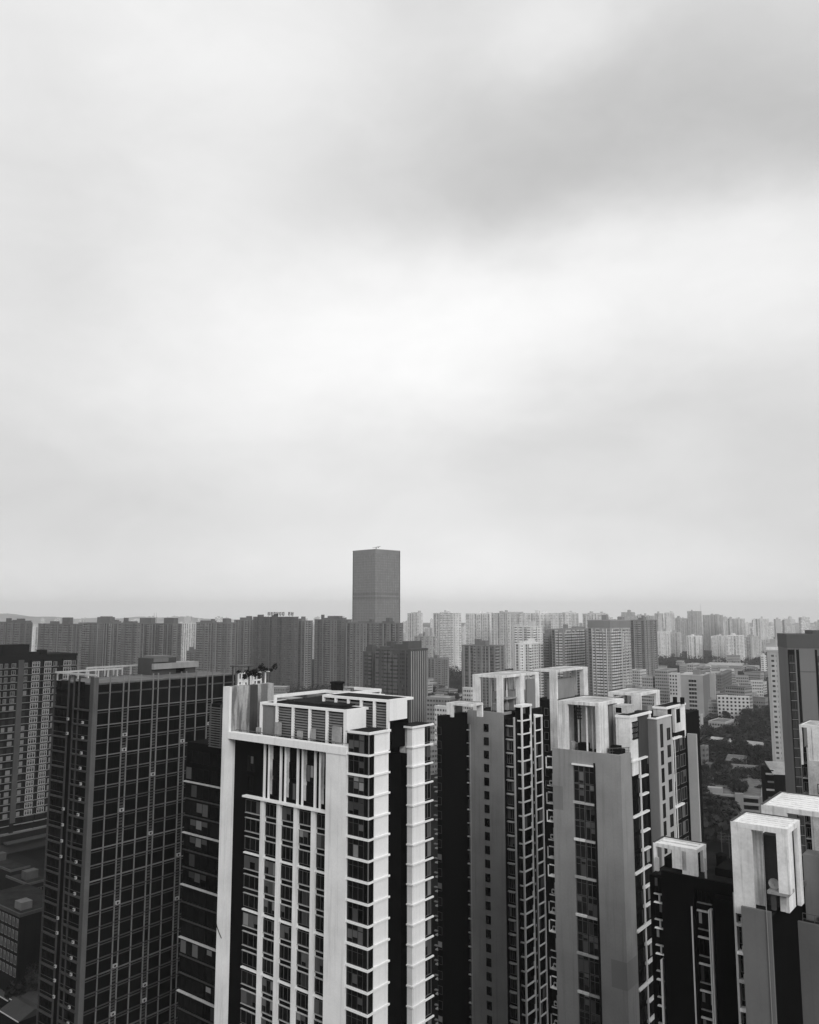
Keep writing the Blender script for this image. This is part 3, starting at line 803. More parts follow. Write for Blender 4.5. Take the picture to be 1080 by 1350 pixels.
# wing two with slot windows
x2 = fc.X(866.5, ye); z2 = fc.Z(948.5, x2, ye); y2e = fc.Y(885, x2, z2)
print('C wing2', x2, z2, ye, y2e)
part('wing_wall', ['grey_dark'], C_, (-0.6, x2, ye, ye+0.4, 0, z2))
part('wing_wall', ['grey_light'], C_, (x2-0.4, x2, ye+0.4, y2e, 0, z2))  # side toned lighter than the front: direction of light put into the colour
part('wing_wall', ['dark2'], C_, (-0.6, x2-0.4, ye+0.4, y2e, 0, z2-0.6))
part('roof', ['roof'], C_, (-0.4, x2-0.4, ye+0.4, y2e, z2-0.6, z2-0.2))
part('coping', ['white_clean'], C_, (-0.6, x2+0.15, ye-0.15, ye+0.5, z2, z2+0.2), (x2-0.4, x2+0.15, ye+0.5, y2e, z2, z2+0.2))
d = y2e-ye
for k in range(18):
    z = z2-5-k*fh*1.0
    win(C_, x2+0.09, ye+d*0.22, z, d*0.16, 2.4 if k else 4.0, 1, 1, 'r', var=0, bar=0.05, frame='dark2')
    win(C_, x2+0.09, ye+d*0.66, z+0.9, d*0.2, 2.1, 1, 1, 'r', var=0, bar=0.05, frame='dark2')
# stack three further back and its end fin
x3c = fc.X(885.5, y2e); z3c = fc.Z(972, x3c, y2e); y3e = fc.Y(905, x3c, z3c)
part('wing_wall', ['dark2'], C_, (-0.6, x3c-0.3, y2e, y3e, 0, z3c+0.5))
part('wing_wall', ['grey_dark'], C_, (x3c-0.3, x3c, y2e, y2e+0.3, 0, z3c+0.5))
for k in range(14):
    z = z3c-3-k*fh
    win(C_, x3c-0.2, y2e+1.2, z, (y3e-y2e)*0.35, 2.3, 2, 1, 'r', bar=0.08, frame='line_dim')
    win(C_, x3c-0.2, y2e+(y3e-y2e)*0.6, z, (y3e-y2e)*0.35, 2.3, 2, 1, 'r', bar=0.08, frame='line_dim')
    if k % 4 == 0: part('ledge', ['white_clean'], C_, (x3c-0.3, x3c+0.3, y2e+0.1, y2e+(y3e-y2e)*0.6, z+2.5, z+2.8))
pm = MB()
for q in (0.04, 0.16): pm.tube((x3c+0.1, y2e+(y3e-y2e)*q, 0), (x3c+0.1, y2e+(y3e-y2e)*q, z3c), 0.09, n=6)
pm.build('downpipe', 'white', C_)
x5 = fc.X(918, y3e); z5 = fc.Z(968, x5, y3e)
part('end_fin', ['grey_light'], C_, (x5-1.7, x5, y3e, y3e+0.5, 0, z5)); part('end_fin', ['dark2'], C_, (x3c-0.3, x5-1.7, y3e+0.1, y3e+4, 0, z5-0.5))
# roof frames
zp1 = fc.Z(925, fc.X(762), 0.3)
xc1 = fc.X(789.5, 0.3, zp1); xc0 = fc.X(735, 0.3, zp1); yc1 = fc.Y(823, xc1, zp1)
rz = zt-0.5
print('C perg', xc0, xc1, yc1, zp1)
pergola(C_, xc0, xc1, 0.3, yc1, rz, zp1, [(xc0, fc.X(748, 0.3, zp1), 0.32, 0.8), (fc.X(784.5, 0.3, zp1), xc1, 0.32, 1.0), (xc0, xc0+0.5, 0.8, yc1*0.5), (xc1-0.5, xc1-0.02, 1.2, yc1*0.36), (xc1-0.5, xc1-0.02, yc1-3, yc1-0.1), (xc0+1.2, xc0+4.6, yc1*0.62, yc1*0.62+0.3)], slats=8)
part('lift_housing', ['grey_dark'], C_, (xc0+5.2, xc0+7.2, yc1*0.5, yc1*0.8, rz, zp1-0.8))
for k in range(4): win(C_, xc0+7.8, yc1*0.62-0.1, rz+0.7+k*1.9, 1.3, 1.1, 1, 1, var=0, bar=0.08, frame='white')
part('lift_housing', ['white_stain'], C_, (xc0+7.3, xc0+10, yc1*0.62, yc1*0.9, rz, zp1-0.8))
for b_ in ((xc0+3.4, xc0+5.0, 1.0, 2.2, rz, rz+1.7), (xc0+9.5, xc0+11, 1.5, 3, rz, rz+1.2), (xc1+0.8, xc1+2.2, 2.6, 4, rz, rz+1.5),): part('service_box', ['dark2'], C_, b_)
# portal two above the glazed stack
zq = fc.Z(943, 0, yt); xq0 = fc.X(812, yt, zq); yq = fc.Y(858, 0, zq)
part('portal', ['white_old'], C_, (xq0, 0, yt-0.1, yt+0.5, zt-1.0, zq-0.5), (xq0, 0, yq-0.6, yq, zt-1.0, zq-0.5), (xq0, xq0+0.5, yt+0.5, yq-0.6, zt-1.0, zq-0.5), (-0.5, 0, yt+0.5, yt+(yq-yt)*0.34, zt-4, zq-0.5))
part('portal_roof', ['white_clean'], C_, (xq0-0.1, 0.15, yt-0.2, yq+0.1, zq-0.5, zq-0.1)); part('portal_roof', ['roof'], C_, (xq0+0.2, -0.2, yt+0.2, yq-0.2, zq-0.1, zq-0.05))
part('portal_panel', ['dark3'], C_, (-0.5, -0.25, yt+(yq-yt)*0.36, yq-0.6, zt-3, zq-0.5))
lat = MB()
for i in range(5): lat.box(0.0, 0.1, yt+0.9+i*0.55, yt+1.15+i*0.55, zq-4.2, zq-1.2)
for i in range(4): lat.box(0.0, 0.08, yt+0.7, yt+3.4, zq-4.1+i*0.9, zq-3.9+i*0.9)
lat.build('lattice', 'dark2', C_)
# portal three on the rear wing
x6, y6 = fc.loc(878, 152, z2+4); z6 = fc.Z(931.5, x6, y6)
x60 = fc.X(861, y6, z6); y6e = fc.Y(903, x6, z6)
print('C portal3', x6, y6, z6, x60, y6e, 'y2e', y2e)
part('portal', ['white_stain'], C_, (x60, x6, y6, y6+0.5, z2-0.2, z6-0.5)); 
part('portal', ['white_old'], C_, (x6-2.8, x6, y6e-0.6, y6e, z3c-1, z6-0.5), (x6-0.5, x6, y6+(y6e-y6)*0.42, y6e-0.6, z3c+0.5, z6-0.5), (x6-0.35, x6-0.02, y6+(y6e-y6)*0.34, y6+(y6e-y6)*0.37, z2, z6-0.5))
part('portal_roof', ['white_clean'], C_, (x60-0.1, x6+0.15, y6-0.15, y6e+0.1, z6-0.5, z6-0.1)); part('portal_roof', ['roof'], C_, (x60+0.2, x6-0.2, y6+0.2, y6e-0.2, z6-0.1, z6-0.05))
part('portal_panel', ['dark2'], C_, (x6-0.9, x6-0.6, y6+0.5, y6+(y6e-y6)*0.42, z2-0.1, z6-0.5))
lat = MB()
for i in range(4): lat.box(x6, x6+0.1, y6+(y6e-y6)*0.5+i*0.5, y6+(y6e-y6)*0.5+0.25+i*0.5, z6-3.4, z6-0.9)
lat.build('lattice', 'dark2', C_)
for i in range(2):
    tk = MB(); tk.tube((x60+1.5+i*1.4, y6+(y6e-y6)*0.75, z6-0.1), (x60+1.5+i*1.4, y6+(y6e-y6)*0.75, z6+1.1), 0.4, n=10); tk.build('roof_vent', 'dark2', C_)
# rear pergola of C
x7, y7 = fc.loc(844, 163, zp1); z7 = fc.Z(914, x7, y7); x70 = fc.X(802, y7, z7); y7e = fc.Y(870, x7, z7)
pergola(C_, x70, x7, y7, y7e, z2-1, z7, [(fc.X(832, y7, z7), x7, y7+0.02, y7+0.6), (x7-0.5, x7-0.02, y7e-2.0, y7e-0.02), (x70, x70+1.0, y7+0.02, y7+0.6), (x70, x70+1.0, y7e-0.6, y7e-0.02)], slats=8)
part('rear_wall', ['concrete'], C_, (x70+4, x7-1, y7+6, y7e-1.0, 0, z7-3))
part('rear_wall', ['dark2'], C_, (xl+2, -0.7, ye, y7e+4, 0, z2-1))

# ------------------------------------------------------------------ D: the black tower at lower right
fd = Fr(913, 1172, 103); fh = 3.0
D_ = thing('residential_tower', 'black-walled tower at lower right with ladder-like white window strips and a small white roof frame', 'apartment tower', fd)
ztd = fd.zt
xl = fd.X(872); xe = fd.X(966, 0); xll = fd.X(858)
print('D', xl, xll, xe, ztd)
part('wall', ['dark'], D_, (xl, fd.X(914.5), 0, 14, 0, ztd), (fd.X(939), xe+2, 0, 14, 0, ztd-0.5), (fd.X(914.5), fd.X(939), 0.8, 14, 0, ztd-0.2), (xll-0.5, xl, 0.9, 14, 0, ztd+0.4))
part('roof', ['roof'], D_, (xll, xe+1.8, 1.5, 13.5, ztd+0.4, ztd+0.6))
for px in (871.2, 914.6, 937.5, 940):
    x = fd.X(px, -0.1, ztd-8)
    part('corner_strip', ['line'], D_, (x-0.07, x+0.07, -0.14, 0.9, 0, ztd-(2 if px > 900 else 9)))
u0, u1 = fd.X(915.5), fd.X(937)
v0, v1 = fd.X(859), fd.X(871)
for k in range(22):
    z = ztd-2.5-k*fh
    part('ledge', ['line'], D_, (u0, u1-0.1, 0.5, 0.8, z-0.08, z+0.08)); part('ledge', ['line_dim'], D_, (u0+0.05, u1-0.15, 0.55, 0.8, z+0.85, z+0.97))
    win(D_, u0+0.1, 0.6, z+1.05, u1-u0-0.4, 1.85, 3, 1, bar=0.07, frame='dark2')
    part('ledge', ['white'], D_, (v0, v1-0.1, 0.5, 0.9, z-0.2, z-0.08)); part('ledge', ['line'], D_, (v0, v1-0.1, 0.55, 0.9, z+0.8, z+0.92))
    part('bracket', ['line'], D_, ((v0+v1)/2, (v0+v1)/2+0.18, 0.6, 0.9, z-0.08, z+0.8))
    win(D_, v0+0.05, 0.7, z+1.0, v1-v0-0.2, 1.8, 2, 1, bar=0.07, frame='dark2')
zpd = fd.Z(1117, fd.X(900, 3), 3)
xd1 = fd.X(918.5, 3, zpd); xd0 = fd.X(861, 3, zpd); yd1 = fd.Y(931, xd1, zpd)
zr_ = ztd+0.6
print('D perg', xd0, xd1, yd1, zpd)
pergola(D_, xd0, xd1, 3, yd1, zr_-2.5, zpd, [(xd0+2.4, xd0+4.2, 3.02, 3.4, zr_+0.5), (xd1-1.9, xd1, 3.02, 3.4, zr_), (xd1-0.4, xd1-0.02, yd1-1.2, yd1-0.02, zr_), (xd0, xd0+0.35, 3.02, 3.5, ztd-6)], slats=2, bh=0.45, fill=0.32)
part('lift_housing', ['dark2'], D_, (xd0+4.6, xd1-2.2, 3.8, yd1, zr_, zpd-1.0), (xd0+0.8, xd0+4.4, 4.5, yd1+1, zr_, zpd-2.0), (xd1+1.5, xe, 5, 12, zr_, zr_+0.9))
part('parapet', ['dark'], D_, (xl, xe+2, 0.0, 0.4, ztd+0.002, ztd+1.4))
for b_ in ((xd0+0.5, xd0+0.9, 2.2, 2.6, zr_, zr_+1.6), (xd0+6.5, xd0+6.7, 2.8, 3, zr_, zr_+2.4),): part('service_box', ['line'], D_, b_)
part('rear_wall', ['concrete'], D_, (xe-3, xe+1, 14, 16, ztd-10, ztd+2.2))

# ------------------------------------------------------------------ E: lower right tower with the tall white frame
fe = Fr(1016, 1203, 94)
E_ = thing('residential_tower', 'grey and black tower cut off by the right edge under a tall white slatted frame', 'apartment tower', fe)
zte = fe.zt; xl = fe.X(977); yA = fe.Y(1049, 0)
print('E', xl, yA, zte)
part('wall', ['grey_e'], E_, (xl, 0, 0, 0.4, 0, zte)); part('wall', ['dark'], E_, (xl+0.1, 0, 0.4, 16, 0, zte-0.6))
xw2 = fe.X(1047, yA); zw2 = fe.Z(1214, xw2, yA); 
part('wall', ['grey_e'], E_, (xw2, xw2+12, yA, yA+0.4, 0, zw2)); part('wall', ['dark'], E_, (0, xw2+12, yA+0.4, 16, 0, zw2-0.8))
part('roof', ['roof'], E_, (xl+0.1, 0, 0.4, 16, zte-0.6, zte-0.3)); part('roof', ['roof'], E_, (0.0, xw2+12, yA+0.5, 16, zw2-0.8, zw2-0.4))
xla = fe.X(969, 1)
part('side_wall', ['dark2'], E_, (xla, xl+0.1, 1.6, 8, 0, zte-0.5))
part('corner_strip', ['line'], E_, (xla-0.15, xla+0.1, 0.9, 1.6, 0, zte+1))
for k in range(20):
    z = zte-2.2-k*3.0
    part('ledge', ['white' if k % 2 else 'line'], E_, (xla+0.1, xl-0.05, 0.6, 1.6, z-0.2, z+0.05))
    win(E_, xla+0.15, 1.4, z+0.7, xl-xla-0.3, 1.9, 2, 2, bar=0.07, frame='line_dim')
    if rng.random() < 0.6: ac_unit(E_, xla+0.6, 1.2, z+0.05)
zpe = fe.Z(1093, fe.X(1037, 0.6), 0.6)
xe1 = fe.X(1038, 0.8, zpe); xe0 = fe.X(963, 0.8, zpe); ye1 = fe.Y(1054.5, xe1, zpe)
print('E perg', xe0, xe1, ye1, zpe)
zre = zte-0.3
pe0 = fe.X(963, 0.8, zpe); pe1 = fe.X(989.5, 0.8, zpe)
pergola(E_, xe0, xe1, 0.8, ye1, zre, zpe, [(pe0, pe1, 0.82, 1.3, zre-0.8), (fe.X(1022.5, 0.8, zpe), xe1, 0.82, 1.6, zte+2.0), (fe.X(991, 2.6, zpe), fe.X(1004, 2.6, zpe), 2.6, 3.0), (xe1-0.9, xe1-0.5, 1.9, ye1*0.74), (xe1-0.45, xe1-0.02, ye1*0.8, ye1-0.02), (xe0, xe0+0.4, ye1-1.5, ye1-0.02)], slats=5, bh=0.6, fill=0.36)
part('lift_housing', ['dark3'], E_, (fe.X(1003, 3.4, zpe), xe1-0.7, 3.4, ye1-0.4, zre, zpe-1.6))
part('canopy', ['concrete'], E_, (fe.X(1012, 0.6), fe.X(1041, 0.6), 0.75, 3.2, zte+1.7, zte+2.0))
part('doorway', ['dark3'], E_, (fe.X(1017, 0.8), fe.X(1023, 0.8), 0.9, 1.3, zte, zte+1.7)); part('doorway', ['white_stain'], E_, (fe.X(1029, 1), fe.X(1037, 1), 1.1, 1.4, zte, zte+1.7))
ds = MB(); c = Vector((fe.X(1022, 1.5), 1.6, zte+2.6))
for i in range(12):
    t0, t1 = 2*math.pi*i/12, 2*math.pi*(i+1)/12
    for r0, r1, q0, q1 in ((0.0, 0.35, 0.18, 0.1), (0.35, 0.6, 0.1, 0.0)):
        ds.quad([c+Vector((r0*math.cos(t0), q0, r0*math.sin(t0))), c+Vector((r1*math.cos(t0), q1, r1*math.sin(t0))), c+Vector((r1*math.cos(t1), q1, r1*math.sin(t1))), c+Vector((r0*math.cos(t1), q0, r0*math.sin(t1)))])
ds.tube(c+Vector((0, 0.1, -0.1)), (c.x, c.y+0.2, zte+2.0), 0.05); ds.tube(c+Vector((0, 0.1, 0)), c+Vector((0, -0.5, 0.0)), 0.03)
ds.build('satellite_dish', 'ac', E_)
# rear frame of E
xg1, yg1 = fe.loc(1052, 104, zpe); zg = fe.Z(1068, xg1, yg1)
xg0 = fe.X(1004, yg1, fe.Z(1062, xg1-8, yg1+3)); yg2 = yg1+9.5
xg1 = xg0+9.8
pergola(E_, xg0, xg1, yg1, yg2, zw2-0.4, zpe-0.3, [(xg0, xg0+3, yg1+0.02, yg1+0.5), (xg1-3, xg1, yg1+0.02, yg1+0.5), (xg1-0.4, xg1-0.02, yg1+2, yg2*0.8), (xg0, xg0+0.4, yg2-2, yg2-0.02)], slats=7, bh=0.6, fill=0.38)
part('rear_wall', ['dark2'], E_, (xg0+0.5, xw2+12, 16, yg2+2, 0, zw2-0.6))
part('lift_housing', ['grey_dark'], E_, (xw2+0.6, xw2+3.0, yA+2.4, yA+5, zw2-0.4, zw2+7.2)); part('lift_housing', ['dark3'], E_, (xw2+4.5, xw2+8, yA+1.6, yA+4.0, zw2-0.4, zw2+3.4))
part('canopy', ['white_stain'], E_, (xw2+3.8, xw2+8.4, yA+1.2, yA+4.2, zw2+3.4, zw2+3.7))

def clutter(parent, x0, x1, y0, y1, z, n, seed, cm='concrete'):
    """tanks, ducts, aerials and cable runs on a roof"""
    r = random.Random(seed)
    for i in range(n):
        x, y = r.uniform(x0, x1), r.uniform(y0, y1); q = r.random()
        if q < 0.3:
            m = MB(); m.tube((x, y, z), (x, y, z+1.5), 0.65, n=10); m.tube((x, y, z+1.5), (x, y, z+1.75), 0.7, 0.2, n=10); m.build('water_tank', cm, parent)
        elif q < 0.55: part('duct', ['metal'], parent, (x, x+r.uniform(1, 3), y, y+0.6, z+0.15, z+0.75))
        elif q < 0.8:
            m = MB(); hh = r.uniform(2, 4); m.tube((x, y, z), (x, y, z+hh), 0.05, 0.03, n=5)
            for k in range(3): m.tube((x-0.6+k*0.12, y, z+hh-0.3-k*0.4), (x+0.6-k*0.12, y, z+hh-0.3-k*0.4), 0.025, n=4)
            m.build('aerial', 'metal', parent)
        else: part('roof_hatch', [cm], parent, (x, x+1.2, y, y+1.2, z, z+r.uniform(0.5, 1.0)))
clutter(A, -20, -4, 9.5, 15, zc-0.7, 9, 1)
clutter(B, -8, -1, 1.5, 16, 78.0, 7, 3); clutter(C_, xc0, -1.5, 1.2, 10, rz, 8, 4); clutter(C_, x70+1, x7-1, y7+1, y7e-1, z2-0.5, 4, 8)
clutter(D_, xll+1, xe, 5, 12, ztd+0.6, 7, 5, 'dark2'); clutter(E_, xl, 0, 7.5, 13, zte-0.3, 3, 6, 'dark3'); clutter(E_, 1, xw2+9, yA+1, 15, zw2-0.4, 7, 7, 'dark3')
rail(C_, [(-0.2, yt+0.6), (-0.2, yt-0.4), (-2.5, 0.3)], zt-0.2, 1.0, 1.0); rail(E_, [(0.4, yA+0.8), (xw2+11, yA+0.8)], zw2-0.4, 1.2, 1.2)
rail(A, [(xs1+0.3, 1.35), (-0.6, 1.35)], zc-0.75, 1.0, 1.4)
# downpipes and cables on the big plain walls
for (o, pts) in ((B, ((fb_.X(618.5), -0.08),)), (E_, ((-0.4, -0.08),))):
    for (x, y) in pts:
        m = MB(); m.tube((x, y, 0), (x, y, 75), 0.06, n=6); m.build('downpipe', 'grey_dark', o)
m = MB(); cx_, cz_ = fa.X(288, 0), 0
q0 = [(fa.X(287.5, -0.05, 60), 1215), (fa.X(289, -0.05, 60), 1222), (fa.X(292, -0.05, 60), 1230), (fa.X(295, -0.05, 60), 1237)]
q0 = [(x, -0.05, fa.Z(v, x, 0)) for x, v in q0]
for a_, b_ in zip(q0, q0[1:]): m.tube(a_, b_, 0.07, n=5)
m.build('loose_cable', 'dark2', A)

# lattice screens and posts inside the frames
lat = MB()
for i in range(4): lat.box(xc0+3.0+i*0.35, xc0+3.18+i*0.35, 0.5, 0.58, zp1-3.0, zp1-0.9)
for i in range(4): lat.box(xc0+2.9, xc0+4.4, 0.58, 0.64, zp1-2.9+i*0.55, zp1-2.75+i*0.55)
lat.build('lattice', 'dark2', C_)
for (x, y) in ((xc0+5.0, 0.9), (xc1-2.3, 2.2), (xc0+2.4, 3.0)): part('post', ['white_old'], C_, (x, x+0.22, y, y+0.22, rz, zp1-0.56))
for (x, y) in ((-2.6, 6.0), (-5.0, 3.0), (-0.6, 11.5)): part('post', ['white_old'], B, (x, x+0.22, y, y+0.22, 77.8, zp-0.56))

# ------------------------------------------------------------------ L: dark gridded tower at left
fl = Fr(126, 893, 168, 37); FHL = 3.0
L_ = thing('office_tower', 'wide dark tower at left wrapped in a grid of thin grey ledges and mullions', 'tower block', fl)
ztl = fl.zt; WL = -fl.X(72.5); DL = fl.Y(313)
print('L', WL, DL, ztl)
part('wall', ['dark'], L_, (-WL, -0.25, 0.25, DL, 0, ztl-7)); part('wall', ['dark2'], L_, (-WL+0.2, -0.45, 0.45, DL-0.2, ztl-7, ztl-1.6))
part('roof', ['roof2'], L_, (-WL+0.2, -0.45, 0.45, DL-0.2, ztl-1.6, ztl-1.3))
yl = lambda px: fl.Y(px, 0, ztl)
part('pilaster', ['dark3'], L_, (-1.5, -0.3, -0.15, 0.24, 0, ztl)); part('pilaster', ['metal'], L_, (-0.3, 0.0, -0.15, 0.3, 0, ztl)); part('pilaster', ['metal'], L_, (-0.24, 0.06, 0.3, yl(130.5), 0, ztl))
sing = [yl(p_) for p_ in (146.4, 187, 224.5, 260, 296)]
strips = [(yl(164), yl(171)), (yl(203), yl(209.5)), (yl(240), yl(246.5)), (yl(274.5), yl(281)), (yl(308), yl(313))]
for y in sing: part('mullion', ['mull'], L_, (-0.24, 0.06, y-0.07, y+0.07, 8, ztl))
for a, b in strips:
    part('mullion', ['mull'], L_, (-0.24, 0.08, a-0.07, a+0.07, 8, ztl)); part('mullion', ['mull'], L_, (-0.24, 0.08, b-0.07, b+0.07, 8, ztl))
y0 = yl(130.5)
cells = []
e = y0
for i in range(5):
    cells += [(e+0.05, sing[i]-0.12), (sing[i]+0.12, strips[i][0]-0.14)]; e = strips[i][1]+0.14
zrow = ztl-6.6
nrow = int((zrow-10)/FHL)
stuffw = MB()
for k in range(nrow):
    z = zrow-FHL*k
    part('ledge', [rng.choice(('line_dim', 'line_dim', 'metal')) if k < 5 else rng.choice(('metal', 'metal', 'line_dim', 'dark3')) if k < 12 else rng.choice(('dark3', 'metal', 'ldark'))], L_, (-0.24, 0.1, y0, DL, z-0.1, z+0.06))  # ledges step darker down the tower, deepening shade put into the colour
    part('ledge', ['dark3'], L_, (-0.24, 0.02, y0, DL, z-0.62, z-0.5))
    for i, (a, b) in enumerate(cells):
        if i >= 8: continue
        if k < 12: win(L_, -0.2, a, z-FHL+0.2, b-a, FHL-0.85, 2, 1, 'r', var=1 if rng.random() < 0.05 else 0, bar=0.07, frame='dark2')
        else: stuffw.box(-0.24, -0.2, a, b, z-FHL+0.2, z-0.65)
    for (a, b) in strips[:4]:
        if rng.random() < 0.15: ac_unit(L_, -0.05, a+0.15, z-FHL+0.25, 'r')
tag(stuffw.build('window', 'glass', L_), kind='stuff')
for (a, b) in strips[:4]:
    sm = MB()
    for k in range(nrow):
        z = zrow-FHL*k
        if rng.random() < 0.75:
            for j in range(3): sm.box(-0.24, -0.12, a+0.1, b-0.1, z-FHL+0.5+j*0.6, z-FHL+0.8+j*0.6)
    tag(sm.build('louvre', 'dark3', L_), kind='stuff')
for i, (a, b) in enumerate(cells): part('louvre', ['dark2'], L_, (-0.45, -0.2, a, b, ztl-4.6, ztl-1.9))
part('ledge', ['dark3'], L_, (-0.44, -0.06, y0, DL-0.2, ztl-3.4, ztl-3.1))
# front (left) face: balconies in two stacks
xf = lambda px: fl.X(px, 0, ztl)
xa = [xf(73), xf(80.5), xf(91.5), xf(98.5), xf(111), xf(120)]
for x in (xa[0], xa[2], xa[3], xf(105)): part('mullion', ['ldark'], L_, (x-0.1, x+0.1, -0.1, 0.24, 8, ztl))
for k in range(-2, nrow):
    z = zrow-FHL*k
    for (a, b, c) in ((xa[0]+0.12, xa[1], xa[2]-0.12), (xa[3]+0.12, xa[4], xa[5]+0.5)):
        if k >= 0:
            part('ledge', ['ldark'], L_, (a, c, -0.22, 0.24, z-0.2, z+0.1)); part('rail', ['ldark'], L_, (a, c, -0.2, -0.1, z-FHL+0.95, z-FHL+1.03))
        if a == xa[0]+0.12:
            win(L_, b+0.1, 0.12, z-FHL+0.4, c-b-0.2, FHL-0.9, 2, 1, var=0, bar=0.08, frame='dark2'); win(L_, a+0.3, 0.14, z-FHL+0.5, b-a-0.6, FHL-1.2, 1, 1, var=2, bar=0.3, frame='dark2')
        else: win(L_, a+0.1, 0.12, z-FHL+0.4, b-a-0.2, FHL-0.9, 2, 1, var=0, bar=0.08, frame='dark2')
    if k >= 0 and rng.random() < 0.8: ac_unit(L_, xa[4]+0.3+rng.uniform(-0.2, 0.4), 0.0, z-FHL+0.2).scale = (0.62, 0.7, 0.8)
    if k >= 0 and rng.random() < 0.55: ac_unit(L_, xa[2]+0.1, 0.1, z-FHL+0.15+rng.uniform(0, 0.5)).scale = (0.62, 0.7, 0.8)
# roof rails and penthouse
rm = MB(); zq = ztl+0.2
for (x0, x1, y0_, y1_) in ((-WL, 0, 0.0, 0.35), (-WL, -WL+0.35, 0.36, 16)):
    rm.box(x0, x1, y0_, y1_, zq, zq+0.35)
for i in range(7): rm.box(-WL+0.05, -WL+0.3, 0.4+i*2.4, 0.65+i*2.4, ztl-1.3, zq)
for i in range(5): rm.box(-WL+1+i*(WL-1.4)/4, -WL+1.25+i*(WL-1.4)/4, 0.05, 0.3, ztl-0.0, zq)
rm.build('roof_rail', 'line', L_)
rm = MB(); xk, yk = fl.loc(113, 186, ztl); zk = fl.Z(879.5, xk, yk); yk2 = fl.Y(184, xk, zk)
rm.box(xk, xk+0.4, yk, yk2, zk-0.4, zk)
for i in range(7): rm.box(xk+0.05, xk+0.3, yk+(yk2-yk-0.3)*i/6, yk+(yk2-yk-0.3)*i/6+0.3, ztl-1.3, zk-0.4)
rm.build('roof_rail', 'line', L_)
px_, py_ = fl.loc(199, 192, ztl); zp_ = fl.Z(868, px_, py_)
part('penthouse', ['dark3'], L_, (px_-5, px_, py_, py_+7, ztl-1.3, zp_), )
part('penthouse', ['grey_e'], L_, (px_+0.0, px_+0.4, py_+0.5, py_+4.5, ztl+1.6, zp_-0.05), (px_-4.6, px_-0.5, py_+1, py_+6, zp_, zp_+0.5))
zs_ = fl.Z(877, px_+0.6, py_); ysl = fl.Y(262, px_+0.6, zs_)
part('roof_slab', ['grey'], L_, (px_-4, px_+0.7, py_+0.2, ysl, zs_-1.0, zs_+0.3))
part('penthouse', ['dark2'], L_, (px_-4, px_-0.6, py_+7, ysl-1.5, ztl-1.3, zs_-1.0))
part('penthouse', ['dark3'], L_, (px_-2, px_+0.2, ysl-3.6, ysl-0.6, ztl-1.3, zs_-1.0))
# roof garden at the far end (arches and dark planting)
ga = MB()
gx, gy = fl.loc(318, 189, ztl); 
for i in range(6):
    ga.box(gx-1+i*1.0, gx-0.75+i*1.0, gy, gy+0.2, ztl-4.0, ztl-0.3-(i % 2)*0.3)
    if i % 2 == 0: ga.box(gx-0.75+i*1.0, gx+i*1.0, gy, gy+0.2, ztl-2.6, ztl-1.9)
ga.box(gx-1, gx+4.3, gy-0.2, gy, ztl-3.4, ztl-3.1)
ga.build('garden_arch', 'white', L_)

# ------------------------------------------------------------------ generic facade materials for distant blocks
G = {}
def gmat(wall, win_, fh, mod, fz, fx):
    k = (wall, win_, fh, mod, fz, fx)
    if k not in G: G[k] = grid('window rows %d' % (len(G)+1), wall, win_, fh, mod, fz, fx)
    return G[k]
PW = {}
def wmat(alb):
    k = round(alb, 2)
    if k not in PW: PW[k] = paint('facade paint %d' % (len(PW)+1), k, streak=0.12, blot=0.18, fine=0.04, scale=0.12)
    return PW[k]

